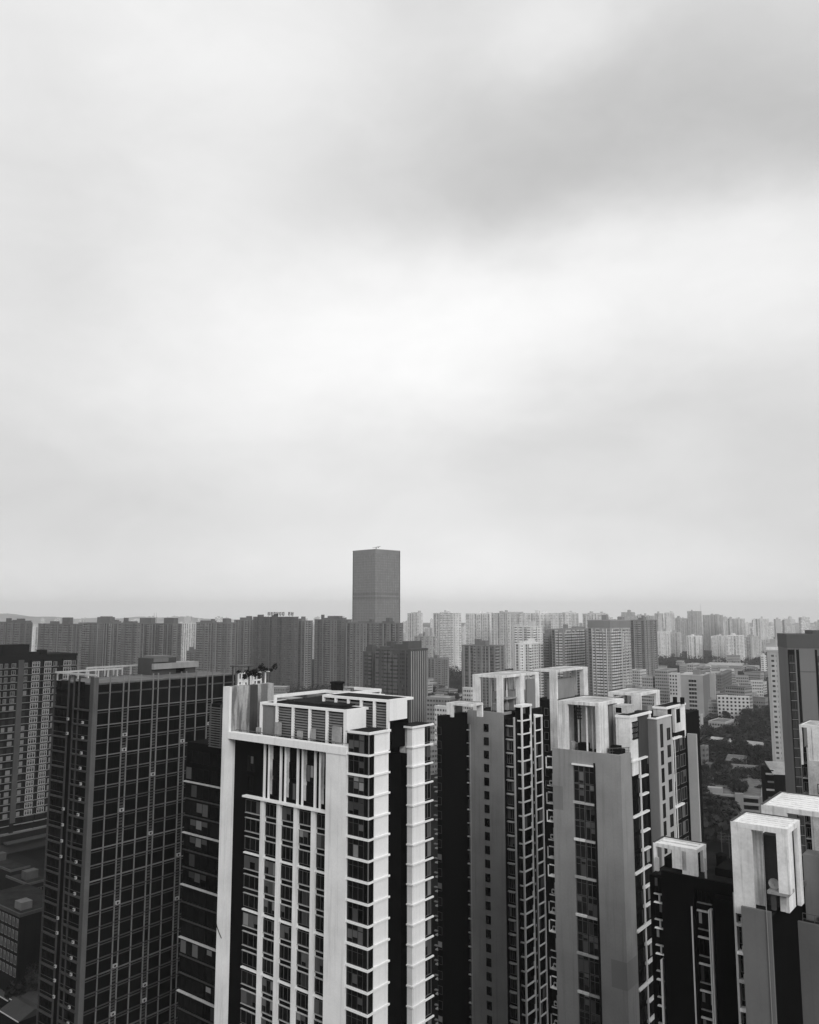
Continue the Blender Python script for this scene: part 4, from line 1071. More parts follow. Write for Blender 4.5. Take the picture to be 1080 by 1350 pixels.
def tower(px0, px1, pc, ytop, Y, label, wall=0.12, cont=0.5, dark=0.02, yaw=38, name='residential_tower', cat='apartment tower', group=None,
          roofs=(), masts=(), seed=None, strip=3.4, pier=0.5, balcony=0.3, depth=None, fh=3.0, crown=0.0, zbase=0.0, mod=1.7):
    """a distant apartment tower: plain body, vertical strips of windows, balcony stacks, piers, parapet and lift housings"""
    r = random.Random(seed if seed is not None else int(px0*7+px1*13+Y))
    wall = min(0.75, r.uniform(0.82, 1.3)*wall*(1.55 if px0 > 534 and Y > 1300 else 1.3 if px0 > 534 else 1.1))  # far walls made paler with distance, haze fade put into the colour
    dark = max(dark, 0.09) if Y > 1300 else dark  # far window tone raised too, haze painted in
    f = Fr(pc, ytop, Y, yaw); z1 = f.zt
    Wd = max(6.0, min(90.0, -f.X(px0))) if px0 < pc else 14.0
    Dp = max(8.0, min(90.0, f.Y(px1))) if px1 > pc+0.5 else 16.0
    if px0 >= pc: Wd = 16.0
    if depth: Dp = depth
    t = thing(name, label, cat, f, group)
    wm = wmat(wall); lo = max(zbase, 0.0)
    mb = MB(); mb.box(-Wd, 0, 0, Dp, lo, z1-1.0)
    mb.build('wall', wm, t)
    pb = MB(); e = 0.25
    pb.box(-Wd-e, e, -e, 0.4, z1-1.0, z1); pb.box(-Wd-e, e, Dp-0.4, Dp+e, z1-1.0, z1); pb.box(-Wd-e, -Wd+0.4, 0.4, Dp-0.4, z1-1.0, z1); pb.box(-0.4, e, 0.4, Dp-0.4, z1-1.0, z1)
    pb.build('parapet', wmat(wall*1.1), t)
    if crown: part('crown_band', [wmat(wall*0.75)], t, (-Wd-0.3, 0.3, -0.3, Dp+0.3, z1-crown, z1-1.0))
    zt_ = z1-1.2-crown
    lt = wmat(min(0.75, wall*(1.15+cont))); gms = [gmat(round(wall*0.9, 2), dark, fh, mod, 0.55, 0.7), gmat(round(wall*1.15, 2), dark*1.3, fh, mod*1.6, 0.42, 0.6), gmat(round(wall*0.7, 2), dark, fh, mod*0.8, 0.72, 0.8)]; gb = gmat(round(min(0.75, wall*(1+cont*0.8)), 3), dark, fh, mod*2.2, 0.42, 0.95)
    for face, Ln, pl in (('f', Wd, 0.0), ('r', Dp, 0.0)):
        if face == 'f' and px0 >= pc: continue
        if face == 'r' and px1 <= pc+0.5: continue
        u = r.uniform(0.8, 2.0)
        while u < Ln-2.0:
            wd = min(strip*r.uniform(0.6, 1.35), Ln-u-0.5)
            if wd < 1: break
            a, b = (u, u+wd) if face == 'r' else (-u-wd, -u)
            q = r.random()
            if q < balcony:
                m = MB()
                m.fb(face, pl, a, b, 0.0, 1.2, lo, zt_-r.choice((0, 0, fh)))
                m.build('balcony_stack', gb, t)
            else:
                m = MB(); m.fb(face, pl, a, b, 0.0, 0.12, lo, zt_)
                m.build('window_strip', r.choice(gms), t)
            if r.random() < pier:
                m = MB(); pw = r.uniform(0.5, 1.1)
                if face == 'r': m.fb(face, pl, b+0.15, b+0.15+pw, 0.0, 0.7, lo, zt_)
                else: m.fb(face, pl, a-0.15-pw, a-0.15, 0.0, 0.7, lo, zt_)
                m.build('pier', lt, t)
                u += pw
            u += wd+r.uniform(0.5, 2.2)
    for i in range(r.choice((1, 2, 2, 3))):
        x = -r.uniform(1.5, max(2, Wd-7)) if px0 < pc else -5; y = r.uniform(1, max(1.2, Dp-6)); hh = r.uniform(1.5, 5.5) if i else r.uniform(2.5, 6.5)
        part('lift_housing', [wmat(wall*0.85)], t, (x-r.uniform(2.5, 6), x, y, y+r.uniform(3, 7), z1-1.0, z1+hh))
    for (q0, q1, yy) in roofs:
        yb = r.uniform(2, 5)
        xa_, xb_ = f.X(q0, yb), f.X(q1, yb)
        if px0 >= pc-0.5 or xb_ > 0: 
            ya_, yb_ = max(0.3, f.Y(q0, -2)), max(2.0, f.Y(q1, -2)); part('lift_housing', [wmat(wall*0.9)], t, (-8, -2, ya_, max(yb_, ya_+2), z1-1.0, f.Z(yy, -2, ya_)))
        else: part('lift_housing', [wmat(wall*0.9)], t, (max(xa_, -Wd+0.5), xb_, yb, min(Dp-0.5, yb+7), z1-1.0, f.Z(yy, xa_, yb)))
    for (qx, yy) in masts:
        xm = f.X(qx, 3); m = MB(); zm = f.Z(yy, xm, 3); m.tube((xm, 3, z1-1), (xm, 3, zm), 0.25, 0.1, 5); m.tube((xm-1.0, 3, z1+(zm-z1)*0.6), (xm+1.0, 3, z1+(zm-z1)*0.6), 0.1, n=4); m.build('mast', 'metal', t)
    return t, f, Wd, Dp

# ------------------------------------------------------------------ L0: ornate tower behind at far left
f0 = Fr(-24, 866, 350); t0 = thing('residential_tower', 'dark tower at the far left with columns of white-framed bay windows', 'apartment tower', f0)
z0 = f0.zt; D0 = f0.Y(101.5)
print('L0', z0, D0)
part('wall', ['dark2'], t0, (-18, 0, 0, D0, 0, z0-1)); part('parapet', ['dark2'], t0, (-18.2, 0.3, -0.3, D0+0.3, z0-1, z0))
part('lift_housing', ['dark2'], t0, (-8, -0.5, f0.Y(4), f0.Y(39), z0, f0.Z(850, 0, f0.Y(20)))); part('lift_housing', ['dark2'], t0, (-6, -0.3, f0.Y(41), f0.Y(53), z0, z0+1.2))
part('parapet', ['dark2'], t0, (-6, 0.0, f0.Y(57), f0.Y(62), z0, z0+2.0), )
part('shaft', ['dark3'], t0, (0, 0.5, f0.Y(25), f0.Y(32), 12, z0-2))
nst = 0; sw_ = MB()
for (pa, pb_, wide) in ((0, 4, 0), (7, 11.5, 0), (16, 22, 0), (33, 37.5, 0), (42, 52, 1), (58, 67, 1), (71, 76, 0), (83, 93, 1), (95, 100.5, 0)):
    a, b = f0.Y(pa), f0.Y(pb_)
    if wide: part('bay_wall', ['dark2'], t0, (0, 0.9, a-0.3, b+0.3, 12, z0-2.2))
    for k in range(26):
        z = z0-5.2-k*3.0
        if z < 13: continue
        if wide:
            if k < 22:
                win(t0, 1.1, a, z, b-a, 2.2, 3, 2, 'r', var=1, bar=0.2, frame='line', gl='glass2'); nst += 1
        elif k < 4 or (pa < 30 and k < 6): win(t0, 0.2, a, z, b-a, 1.9, 2, 1, 'r', var=1, bar=0.22, frame='line_dim', gl='glass2'); nst += 1
        else:
            sw_.box(0, 0.15, a, b, z, z+1.8, 1 if rng.random() < 0.6 else 0)
    for k in range(24):
        if wide: part('sill', ['line_dim'], t0, (0.0, 1.15, a-0.8, b+0.8, z0-5.6-k*3.0, z0-5.35-k*3.0))
        else: sw_.box(0.0, 0.5, a-0.8, b+0.8, z0-5.6-k*3.0, z0-5.35-k*3.0, 1)
    if not wide: part('spandrel', ['dark'], t0, (0, 0.08, a-0.6, b+0.6, 12, z0-3))
tag(sw_.build('window', ['glass2', 'line_dim'], t0), kind='stuff')
# podium and low blocks under it
f1 = Fr(-40, 1122, 350, 38); tp = thing('podium_block', 'dark podium with a lighter parapet line at the foot of the far left tower', 'podium', f1)
part('wall', ['dark2'], tp, (-14, 3, -2, D0+14, 0, 8)); part('coping', ['metal'], tp, (2.6, 3.2, -2, D0+14, 8, 8.5)); part('canopy', ['ldark'], tp, (3, 7, 12, 34, 5, 5.5)); part('shopfront', ['glass2'], tp, (3, 3.1, 10, 40, 0.5, 4.6))
f2 = Fr(27, 1205, 222, 38); tm = thing('office_block', 'small mid-rise block with slender vertical windows at the lower left edge', 'office block', f2)
zt2 = f2.zt; wl2 = -f2.X(-30)
part('wall', ['dark2'], tm, (-wl2, 0, 0, 14, 0, zt2-0.8)); part('parapet', ['ldark'], tm, (-wl2-0.2, 0.2, -0.2, 0.3, zt2-0.8, zt2), (-0.3, 0.2, 0.3, 14, zt2-0.8, zt2)); part('roof', ['roof'], tm, (-wl2, -0.3, 0.3, 14, zt2-0.8, zt2-0.5))
for k in range(5):
    for i in range(6): win(tm, -1.9-i*1.9, -0.1, zt2-3.6-k*3.0, 1.3, 2.2, 2, 1, var=2, bar=0.12, frame='line_dim', gl='glass2')
part('roof_shed', ['metal'], tm, (-7, -3.6, 2, 5, zt2-0.5, zt2+1.4)); 
f3 = Fr(25, 1178, 262, 38); tn = thing('plant_room', 'small grey rooftop-like block standing among dark roofs at far lower left', 'outbuilding', f3)
part('wall', ['metal'], tn, (-4.2, 0, 0, 5, 0, f3.zt)); part('doorway', ['dark'], tn, (-2.8, -1.8, -0.05, 0, f3.zt-3.5, f3.zt-1.2)); part('roof', ['metal'], tn, (-4.5, 0.3, -0.3, 5.3, f3.zt, f3.zt+0.3))
f4 = Fr(48, 1290, 232, 38); ts = thing('market_hall', 'low hall with a grey sloping roof beside the foot of the gridded tower', 'low building', f4)
part('wall', ['dark3'], ts, (-8, 0, 0, 12, 0, f4.zt-1)); mbr = MB(); mbr.gable(-9, 0, 0, 12, f4.zt-1, f4.zt+1.6); mbr.build('roof', 'dark3', ts); part('annex', ['metal'], ts, (0.5, 5, 1, 9, 0, f4.zt-3))
for (px, py, Y, x0p, x1p, lb) in ((36, 1168, 268, 8, 66, 'dark block half hidden behind the gridded tower at lower left'), (14, 1150, 300, -40, 40, 'low dark block under the podium at the left edge'), (8, 1306, 236, -40, 22, 'dark flat block below the small mid-rise at the left edge')):
    fk = Fr(px, py, Y, 38); tk_ = thing('low_block', lb, 'low building', fk); wk = max(5, -fk.X(x0p)); dk = max(6, fk.Y(x1p))
    part('wall', ['dark2'], tk_, (-wk, 0, 0, dk, 0, fk.zt)); m = MB(); m.box(-wk-0.1, 0.1, -0.1, 0.25, fk.zt, fk.zt+0.7); m.box(-0.25, 0.1, 0.25, dk, fk.zt, fk.zt+0.7); m.build('parapet', 'dark3', tk_); part('roof', ['roof'], tk_, (-wk, -0.25, 0.25, dk, fk.zt, fk.zt+0.1))
    part('roof_shed', ['dark3'], tk_, (-wk*0.6, -wk*0.6+3, dk*0.3, dk*0.3+4, fk.zt+0.1, fk.zt+2.6))
    for k in range(4):
        for i in range(3): win(tk_, 0.12, 1+i*(dk-2)/3, fk.zt-3-k*3.1, 1.6, 1.7, 2, 1, 'r', var=3 if (k+i) % 4 == 0 else 0, bar=0.1, frame='metal')
for i, (px, py, Y, lb) in enumerate(((12, 1322, 222, 'dark shed with a thin bright eave in the lower left corner'), (40, 1330, 216, 'dark shed with bright eave just left of the gridded tower base'), (26, 1346, 210, 'dark shed cut by the bottom edge of the picture at left'))):
    fs = Fr(px, py, Y, 38); tt = thing('shed', lb, 'shed', fs); h = max(3.0, fs.zt)
    part('wall', ['dark2'], tt, (-9, 0, 0, 7, 0, h)); m = MB(); m.gable(-9, 0, 0, 7, h, h+1.6); m.build('roof', 'ldark', tt); part('eave', ['line'], tt, (-9.4, 0.4, -0.6, -0.42, h-0.1, h+0.08))

# ------------------------------------------------------------------ F: tower at the right edge
ff = Fr(1037, 836, 272, 14); tf = thing('residential_tower', 'tall smooth grey tower rising at the right edge with a ladder of windows', 'apartment tower', ff)
zf_ = ff.zt; WF = 34.0; lf_ = 8.0
part('wall', [wmat(0.14)], tf, (0, WF, 0, 16, 0, zf_-4.5)); part('crown', [wmat(0.08)], tf, (-0.1, WF, -0.12, 16.1, zf_-4.5, zf_)); part('crown', [wmat(0.08)], tf, (8, WF, 0.5, 12, zf_, zf_+1.2))
xx = lambda px: ff.X(px, 0, zf_)
part('pier', [wmat(0.16)], tf, (xx(1046.5), xx(1048), -0.25, 0, 0, zf_-4.6)); part('shaft', ['dark2'], tf, (xx(1048), xx(1051.5), -0.05, 0, 0, zf_-5))
part('wall_panel', [wmat(0.16)], tf, (xx(1052), xx(1072), -0.3, 0, 0, zf_-4.7)); part('shaft', ['dark2'], tf, (xx(1073), xx(1076), -0.05, 0, 0, zf_-5))
part('window_backing', ['dark2'], tf, (xx(1037.2), xx(1046), -0.04, 0, 0, zf_-5))
for k in range(21):
    z = zf_-9-k*3.0
    win(tf, xx(1039), -0.12, z, xx(1043)-xx(1039), 2.3, 2, 1, var=1, bar=0.1, frame='dark3', gl='glass2'); win(tf, xx(1043.3), -0.12, z, xx(1045.8)-xx(1043.3), 2.3, 1, 1, var=1, bar=0.1, frame='dark3', gl='glass2')
    if k % 1 == 0: part('ledge', [wmat(0.18)], tf, (xx(1038.5), xx(1046.3), -0.35, -0.04, z-0.45, z-0.25))
    win(tf, xx(1076.5), -0.12, z, 2.0, 2.0, 2, 1, var=1, bar=0.1, frame='dark3', gl='glass2')
part('band', [wmat(0.09)], tf, (xx(1052), xx(1072), -0.34, -0.3, ff.Z(885, 6, 0)-0.3, ff.Z(885, 6, 0)))

# ------------------------------------------------------------------ G: white framed roof at the right edge
fg = Fr(1082, 1004, 172, 38); tg = thing('residential_tower', 'pale tower at the right edge with a white open frame on its roof in front of the smooth grey one', 'apartment tower', fg)
tg['label'] = 'stained pale tower cropped by right edge with white open roof frame'
zg_ = fg.zt; xg = fg.X(1066)
part('wall', ['white_stain'], tg, (xg, 0, 0, 12, 0, zg_)); part('wall', ['dark2'], tg, (fg.X(1055), xg, 1.2, 10, 0, zg_+2)); part('roof', ['roof'], tg, (xg, 0, 0.4, 12, zg_, zg_+0.2))
part('corner_strip', ['line'], tg, (xg-0.25, xg, -0.05, 0.5, 0, zg_+2.5))
zpg = fg.Z(955, fg.X(1056), 0); xp0 = fg.X(1053.5, 0.1, zpg)
pergola(tg, xp0, 0.5, 0.1, 9, zg_-0.5, zpg, [(xp0, xp0+0.4, 0.12, 0.6, zg_-1), (fg.X(1063.5, 0.1, zpg), fg.X(1070, 0.1, zpg), 0.12, 0.6), (xp0, xp0+0.4, 8, 8.9), (-1.5, 0.4, 0.12, 0.6)], slats=6)
part('lift_housing', ['dark3'], tg, (xg+0.5, -0.5, 3, 7, zg_, zg_+2.6)); part('lift_housing', ['concrete'], tg, (xp0+0.8, xg+1.2, 1.3, 5, zg_+1, zg_+3.0))
x0_, x1_ = fg.X(1056.5), xg-0.3
for k in range(14):
    z = zg_-0.5-k*3.0
    win(tg, x0_, 1.1, z, x1_-x0_, 1.9, 2, 1, var=3 if k % 3 == 1 else 1, bar=0.08, frame='line_dim'); part('ledge', ['line' if k % 2 else 'line_dim'], tg, (x0_, x1_, 0.5, 1.2, z-0.35, z-0.15))
    if k > 1: win(tg, fg.X(1076), -0.05, z, 1.6, 2.0, 1, 1, var=0, bar=0.1, frame='dark2')

# ------------------------------------------------------------------ the tall supertower on the skyline
fs = Fr(495, 723.5, 1320, 45); tsu = thing('skyscraper', 'lone tall glass skyscraper rising far above the hazy skyline', 'skyscraper', fs)
zs = fs.zt; ws = -fs.X(465.5); ds_ = fs.Y(527.5)
print('super', zs, ws, ds_)
curt = grid('curtain wall', 0.21, 0.155, 4.2, 1.6, 0.72, 0.8, vary=0.06)
zb_ = fs.Z(790, 0, 0); zb2_ = fs.Z(781, 0, 0)
m = MB(); m.box(-ws, -0.8, 0.8, ds_, 0, zb_); m.build('wall', curt, tsu)
m = MB(); m.box(-ws, -0.8, 0.8, ds_, zb2_, zs-7); m.build('wall', curt, tsu)
part('mechanical_band', [wmat(0.14)], tsu, (-ws+0.2, -1.0, 1.0, ds_-0.4, zb_, zb2_)); part('ledge', [wmat(0.22)], tsu, (-ws-0.2, -0.6, 0.6, ds_+0.2, (zb_+zb2_)/2-1.2, (zb_+zb2_)/2+1.2))
part('crown', [wmat(0.19)], tsu, (-ws+0.1, -0.9, 0.9, ds_-0.1, zs-7, zs-1.4)); part('crown', [wmat(0.24)], tsu, (-ws, -0.7, 0.7, ds_, zs-1.4, zs))
m = MB()
for i in range(1, 14): m.box(-ws+i*ws/14, -ws+i*ws/14+0.35, 0.3, 0.8, 0, zs-7.2); m.box(-0.8, -0.3, i*ds_/14, i*ds_/14+0.35, 0, zs-7.2)
m.build('fins', wmat(0.22), tsu)
part('edge_outline', [wmat(0.05)], tsu, (-ws-0.4, -ws+0.5, 0.0, 0.89, 0, zs+0.01)); part('edge_outline', [wmat(0.05)], tsu, (-0.69, 0.1, ds_-0.6, ds_+0.3, 0, zs+0.01))  # dark outline strips added for a sharpened edge, not built mullions
for k in range(1, 12): part('floor_line', [wmat(0.16)], tsu, (-ws-0.1, 0.0-0.75, 0.72, ds_+0.1, k*16.8+1, k*16.8+1.7)) if abs(k*16.8-zb_) > 12 else None
m = MB(); m.box(-9, -8, 9, 10, zs, zs+3.4); m.tube((-17, 9.5, zs+3.1), (2, 9.5, zs+4.4), 0.35, n=5); m.box(-4, -2.5, 8.9, 10.1, zs+2.4, zs+3.6); m.build('roof_crane', 'metal', tsu)

# ------------------------------------------------------------------ distant skyline, left row
TW = tower
TW(-12, 42.5, 34, 820, 1050, 'hazy slab tower cut by left edge left of bright gap', 0.10, 0.35, roofs=((22, 30, 815.5), (10, 36, 818)), balcony=0.25)
TW(41, 52, 47, 826, 1750, 'thin pale tower glimpsed in the bright gap of the left skyline', 0.5, 0.2, yaw=20)
TW(46.5, 106, 101, 822.5, 1000, 'wide hazy tower just right of the bright gap with box lift house', 0.10, 0.4, roofs=((82, 92, 814), (66, 76, 819)), balcony=0.3)
TW(104, 164, 150, 821, 1060, 'hazy tower with stepped crown and tank in the left skyline', 0.105, 0.5, roofs=((128, 145, 813.5), (132, 142, 812.5), (146, 160, 819)), masts=((109, 816),))
TW(160, 188, 182, 821, 1020, 'plain dark hazy tower between two stepped crowned ones at left', 0.09, 0.3, roofs=((162, 177, 819),))
TW(181, 240, 228, 822, 1080, 'hazy tower carrying two square lift houses on its roof', 0.10, 0.45, roofs=((184, 199, 814.5), (216, 229, 814.5)), masts=((203, 808), (206, 808)))
TW(239, 259, 255, 821.5, 1600, 'narrow bright white tower showing between dark ones in the left skyline', 0.62, 0.15, dark=0.12, pier=0.9, yaw=30)
TW(246, 262, 257, 858, 1250, 'low grey block at the foot of the narrow bright white tower', 0.12, 0.3, yaw=30)
TW(259, 312, 300, 820.5, 1040, 'hazy tower with flat roof pavilion right of the narrow white tower', 0.105, 0.4, roofs=((280, 305, 815.5), (264, 280, 818)))
TW(309, 337, 318, 817, 1150, 'hazy tower with pale vertical piers left of the block with roof letters', 0.12, 0.7, roofs=((320, 330, 814),), pier=0.9)
tb, fbk, wbk, dbk = TW(334, 392, 388, 813, 1100, 'plain dark slab tower carrying a row of roof sign letters', 0.085, 0.12, balcony=0.05, pier=0.1)
# illegible roof sign: a row of letter-like blocks on posts
xs_a, xs_b = fbk.X(353, 1), fbk.X(388, 1); zsa = fbk.zt; hs = fbk.Z(807, xs_a, 1)-zsa
rr = random.Random(5)
nL = 9
for i in range(nL):
    if i == 6: continue
    m = MB(); x = xs_a+(xs_b-xs_a)*i/nL; wl_ = (xs_b-xs_a)/nL*0.62
    z_ = zsa+hs*0.25; h_ = hs*0.75
    m.box(x, x+wl_*0.28, 1.0, 1.5, z_, z_+h_); m.box(x+wl_*0.72, x+wl_, 1.0, 1.5, z_, z_+h_)
    for q in rr.sample((0.0, 0.42, 0.84), 2): m.box(x+wl_*0.28, x+wl_*0.72, 1.0, 1.5, z_+h_*q, z_+h_*(q+0.16))
    m.box(x+wl_*0.4, x+wl_*0.5, 1.1, 1.3, zsa-0.9, z_)
    m.build('sign_letter', 'dark2', tb)
TW(391, 412.5, 398, 818, 1120, 'narrow hazy tower with pale stripes right of the block with roof letters', 0.12, 0.9, pier=0.95, roofs=((396, 402, 816),))
TW(411, 420, 416, 822, 1900, 'thin pale sliver of a far tower left of the skyscraper', 0.5, 0.2, yaw=30)
TW(415, 464, 455, 816.5, 1080, 'broad hazy tower left of the skyscraper with stepped lift house', 0.10, 0.4, roofs=((432, 447, 812), (428, 452, 814.5)))
TW(456, 531, 526, 821, 1010, 'broad hazy slab tower standing in front of the skyscraper foot', 0.105, 0.55, roofs=((472, 490, 819), (504, 518, 819)), balcony=0.35)
# stepped dark tower, nearer
TW(496, 564, 541, 856, 640, 'stepped dark tower with thin white vertical stripes before the skyscraper', 0.075, 0.5, roofs=((537, 556, 845.5), (519, 534, 849), (501, 514, 852)), pier=0.3, balcony=0.3)
TW(479, 499, 492, 859, 680, 'narrow dark wing tower left of the stepped striped tower', 0.085, 0.5, pier=0.2)
ft = Fr(563.5, 862, 642, 38); tw_ = thing('striped_tower', 'slim dark tower edge with close-set white vertical fins', 'apartment tower', Fr(541.5, 857, 630, 38)); fx = Fr(541.5, 857, 630, 38)
part('wall', [wmat(0.06)], tw_, (-3, 0, 0.0, 9.2, 0, fx.zt)); ye_ = fx.Y(563, 0)
for i in range(8): part('fin', [wmat(0.42)], tw_, (0, 0.5, 0.6+i*(ye_-1.2)/7, 0.95+i*(ye_-1.2)/7, 0, fx.zt-1))
part('parapet', [wmat(0.07)], tw_, (-3.1, 0.2, -0.1, ye_, fx.zt, fx.zt+1.0)); part('wall', [wmat(0.06)], tw_, (-3, 0, 9.2, ye_, 0, fx.zt-0.01))
tw_['label'] = 'slim dark tower fin with close-set white vertical ribs, rightmost piece of the stepped cluster'

# ------------------------------------------------------------------ distant skyline, right half
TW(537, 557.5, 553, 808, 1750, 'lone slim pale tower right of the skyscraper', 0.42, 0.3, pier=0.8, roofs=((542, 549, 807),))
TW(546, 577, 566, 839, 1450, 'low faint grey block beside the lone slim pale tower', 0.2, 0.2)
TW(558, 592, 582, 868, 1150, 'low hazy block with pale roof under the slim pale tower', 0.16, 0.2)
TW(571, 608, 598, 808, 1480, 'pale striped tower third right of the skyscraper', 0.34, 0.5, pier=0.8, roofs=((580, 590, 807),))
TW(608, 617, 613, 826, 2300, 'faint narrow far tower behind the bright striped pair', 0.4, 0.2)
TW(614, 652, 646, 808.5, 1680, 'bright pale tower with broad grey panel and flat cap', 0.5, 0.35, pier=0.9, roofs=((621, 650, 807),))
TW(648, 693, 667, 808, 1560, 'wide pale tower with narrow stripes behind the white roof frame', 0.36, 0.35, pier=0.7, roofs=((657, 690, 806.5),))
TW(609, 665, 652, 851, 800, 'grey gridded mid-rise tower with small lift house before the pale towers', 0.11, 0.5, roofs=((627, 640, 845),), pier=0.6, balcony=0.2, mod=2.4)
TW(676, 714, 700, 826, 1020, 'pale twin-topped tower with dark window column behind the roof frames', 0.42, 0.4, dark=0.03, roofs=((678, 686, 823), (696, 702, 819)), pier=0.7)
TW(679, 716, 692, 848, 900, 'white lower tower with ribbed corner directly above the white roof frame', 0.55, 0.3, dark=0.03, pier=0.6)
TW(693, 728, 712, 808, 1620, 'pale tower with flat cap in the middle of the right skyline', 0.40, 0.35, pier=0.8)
TW(726, 763, 746, 808, 1580, 'pale grey tower with bright stepped niche right of middle', 0.36, 0.35, pier=0.6, roofs=((730, 760, 807),))
TW(716, 727, 724.5, 835, 930, 'narrow dark slab beside the balcony-lined tower', 0.14, 0.2)
TW(727, 777, 743, 829, 900, 'tower with blank grey flank and stacked balconies on its other side', 0.17, 1.3, dark=0.015, balcony=0.8, strip=3.0, pier=0.5, roofs=((760, 772, 826),))
TW(768, 802, 780, 809, 1500, 'hazy tower with rooftop rail behind the broad banded one', 0.26, 0.4, roofs=((776, 798, 808),))
t27 = TW(775, 831, 804, 817, 850, 'broad tower with dark top band, white balcony columns and slatted edge', 0.17, 1.2, dark=0.012, crown=8, balcony=0.6, strip=3.0, pier=0.7)
fq = t27[1]; m = MB(); ya, yb_ = fq.Y(819, 0), fq.Y(829, 0)
for k in range(24): m.box(0, 1.5, ya, yb_, fq.zt-10.5-k*3.2, fq.zt-9.2-k*3.2)
m.build('slatted_balcony', wmat(0.45), t27[0])
TW(828, 866, 850, 817, 1120, 'plain grey tower with a thin bright vertical line', 0.17, 0.5, balcony=0.1, pier=0.4)
TW(819, 837, 831, 807, 2200, 'faint far tower with small roof mast behind the grey ones', 0.3, 0.2, roofs=((825, 832, 804),))
TW(836, 866, 858, 811.5, 2250, 'faint wide far tower behind the plain grey one', 0.32, 0.2, roofs=((840, 846, 810),))
TW(863, 874, 870, 808.5, 2200, 'faint left tower of a narrow far pair', 0.36, 0.3, pier=0.8)
TW(876, 889, 883, 807.5, 2200, 'faint right tower of a narrow far pair', 0.36, 0.3, pier=0.8)
TW(888, 908, 902, 815, 2300, 'faint far block between the narrow pair and the tower with crane', 0.32, 0.2)
tc_ = TW(906, 925, 919, 805.5, 2300, 'faint far tower with a crane mast at its right shoulder', 0.30, 0.2, masts=((924, 796),))
TW(926, 953, 946, 810.5, 2350, 'faint broad far tower right of the crane mast', 0.28, 0.2, roofs=((932, 948, 809.5),))
TW(955, 982, 974, 815.5, 2250, 'faint flat-topped far tower with blank pale face', 0.34, 0.25)
TW(993, 1013, 1006, 815.5, 2150, 'lone faint far tower with roof mast before the right edge', 0.32, 0.5, masts=((1004, 812),), pier=0.8)
for (q0, q1, yy, dd, lb) in ((884, 890, 818, 3300, 'very faint thin tower between two faint far ones, left'), (898, 907, 819, 3400, 'very faint block left of the crane tower'), (952, 957, 820, 3500, 'very faint sliver left of the flat-topped far tower'), (981, 988, 822, 3300, 'very faint low tower just right of the flat-topped one'), (1023, 1034, 828, 4300, 'very faint low row in the haze near the right edge'), (594, 602, 830, 3000, 'very faint low tower seen left of the bright striped pair'), (560, 570, 828, 3100, 'very faint low tower in the gap right of the lone slim one'), (526, 537, 834, 2600, 'very faint low block touching the foot of the skyscraper')):
    TW(q0, q1, (q0+q1*2)/3, yy, dd, lb, 0.36, 0.2)
TW(985, 993, 990, 827, 3800, 'very faint tiny tower far off near the lone one', 0.4, 0.2)
TW(1015, 1026, 1022, 826, 3800, 'very faint low tower far off beside the smooth grey tower', 0.4, 0.2)
TW(1034, 1048, 1043, 825, 4200, 'very faint broad shape behind the smooth grey tower top', 0.4, 0.2)
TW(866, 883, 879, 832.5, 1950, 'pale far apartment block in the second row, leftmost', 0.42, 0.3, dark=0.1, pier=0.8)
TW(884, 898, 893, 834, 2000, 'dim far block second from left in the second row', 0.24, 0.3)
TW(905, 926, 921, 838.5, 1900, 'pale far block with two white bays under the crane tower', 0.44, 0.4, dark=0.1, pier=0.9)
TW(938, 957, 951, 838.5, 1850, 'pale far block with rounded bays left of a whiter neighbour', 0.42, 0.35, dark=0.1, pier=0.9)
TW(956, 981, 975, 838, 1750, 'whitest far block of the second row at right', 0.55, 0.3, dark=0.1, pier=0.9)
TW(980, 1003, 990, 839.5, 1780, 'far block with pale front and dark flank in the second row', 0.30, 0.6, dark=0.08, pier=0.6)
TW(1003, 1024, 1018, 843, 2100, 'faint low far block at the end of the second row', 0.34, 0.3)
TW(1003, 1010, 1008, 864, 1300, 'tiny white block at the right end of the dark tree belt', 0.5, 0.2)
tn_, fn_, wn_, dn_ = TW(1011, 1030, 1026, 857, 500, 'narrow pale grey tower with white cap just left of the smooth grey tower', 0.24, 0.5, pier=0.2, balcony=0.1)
part('cap', ['white'], tn_, (-wn_-0.3, 0.3, -0.3, dn_*0.4, fn_.zt+0.002, fn_.zt+1.6))

# ------------------------------------------------------------------ mid-distance blocks on the right
fm = Fr(926.5, 891, 760, 28); tM = thing('office_block', 'pale ten-storey block with dark window grid column and blank grey flank', 'office block', fm)
zM = fm.zt; wM = -fm.X(896); dM = min(40, fm.Y(945)); print('M', zM, wM, dM)
part('wall', [wmat(0.30)], tM, (-wM, 0, 0, dM, 0, zM)); part('coping', [wmat(0.42)], tM, (-wM-0.3, 0.3, -0.3, dM+0.3, zM, zM+0.6)); part('lift_housing', [wmat(0.2)], tM, (-9, -3, 3, 9, zM+0.6, zM+5), (-4, -1, 14, 26, zM+0.6, zM+3.4))
part('flank', [wmat(0.17)], tM, (0, 0.15, 0.3, dM-0.3, 0, zM-0.5))
xa_, xb_ = fm.X(907.5), fm.X(918)
for k in range(12):
    for i in range(3):
        u = xa_+(xb_-xa_)*i/3; win(tM, u+0.1, -0.12, zM-6-k*3.7, (xb_-xa_)/3-0.3, 2.2, 2, 1, var=1, bar=0.15, frame='dark3')
for k in range(12): part('ledge', [wmat(0.42)], tM, (xa_, xb_, -0.3, 0, zM-3.6-k*3.7, zM-3.1-k*3.7))
part('stair_tower', [wmat(0.34)], tM, (-2, 4.5, dM, dM+8, 0, zM+0.2))
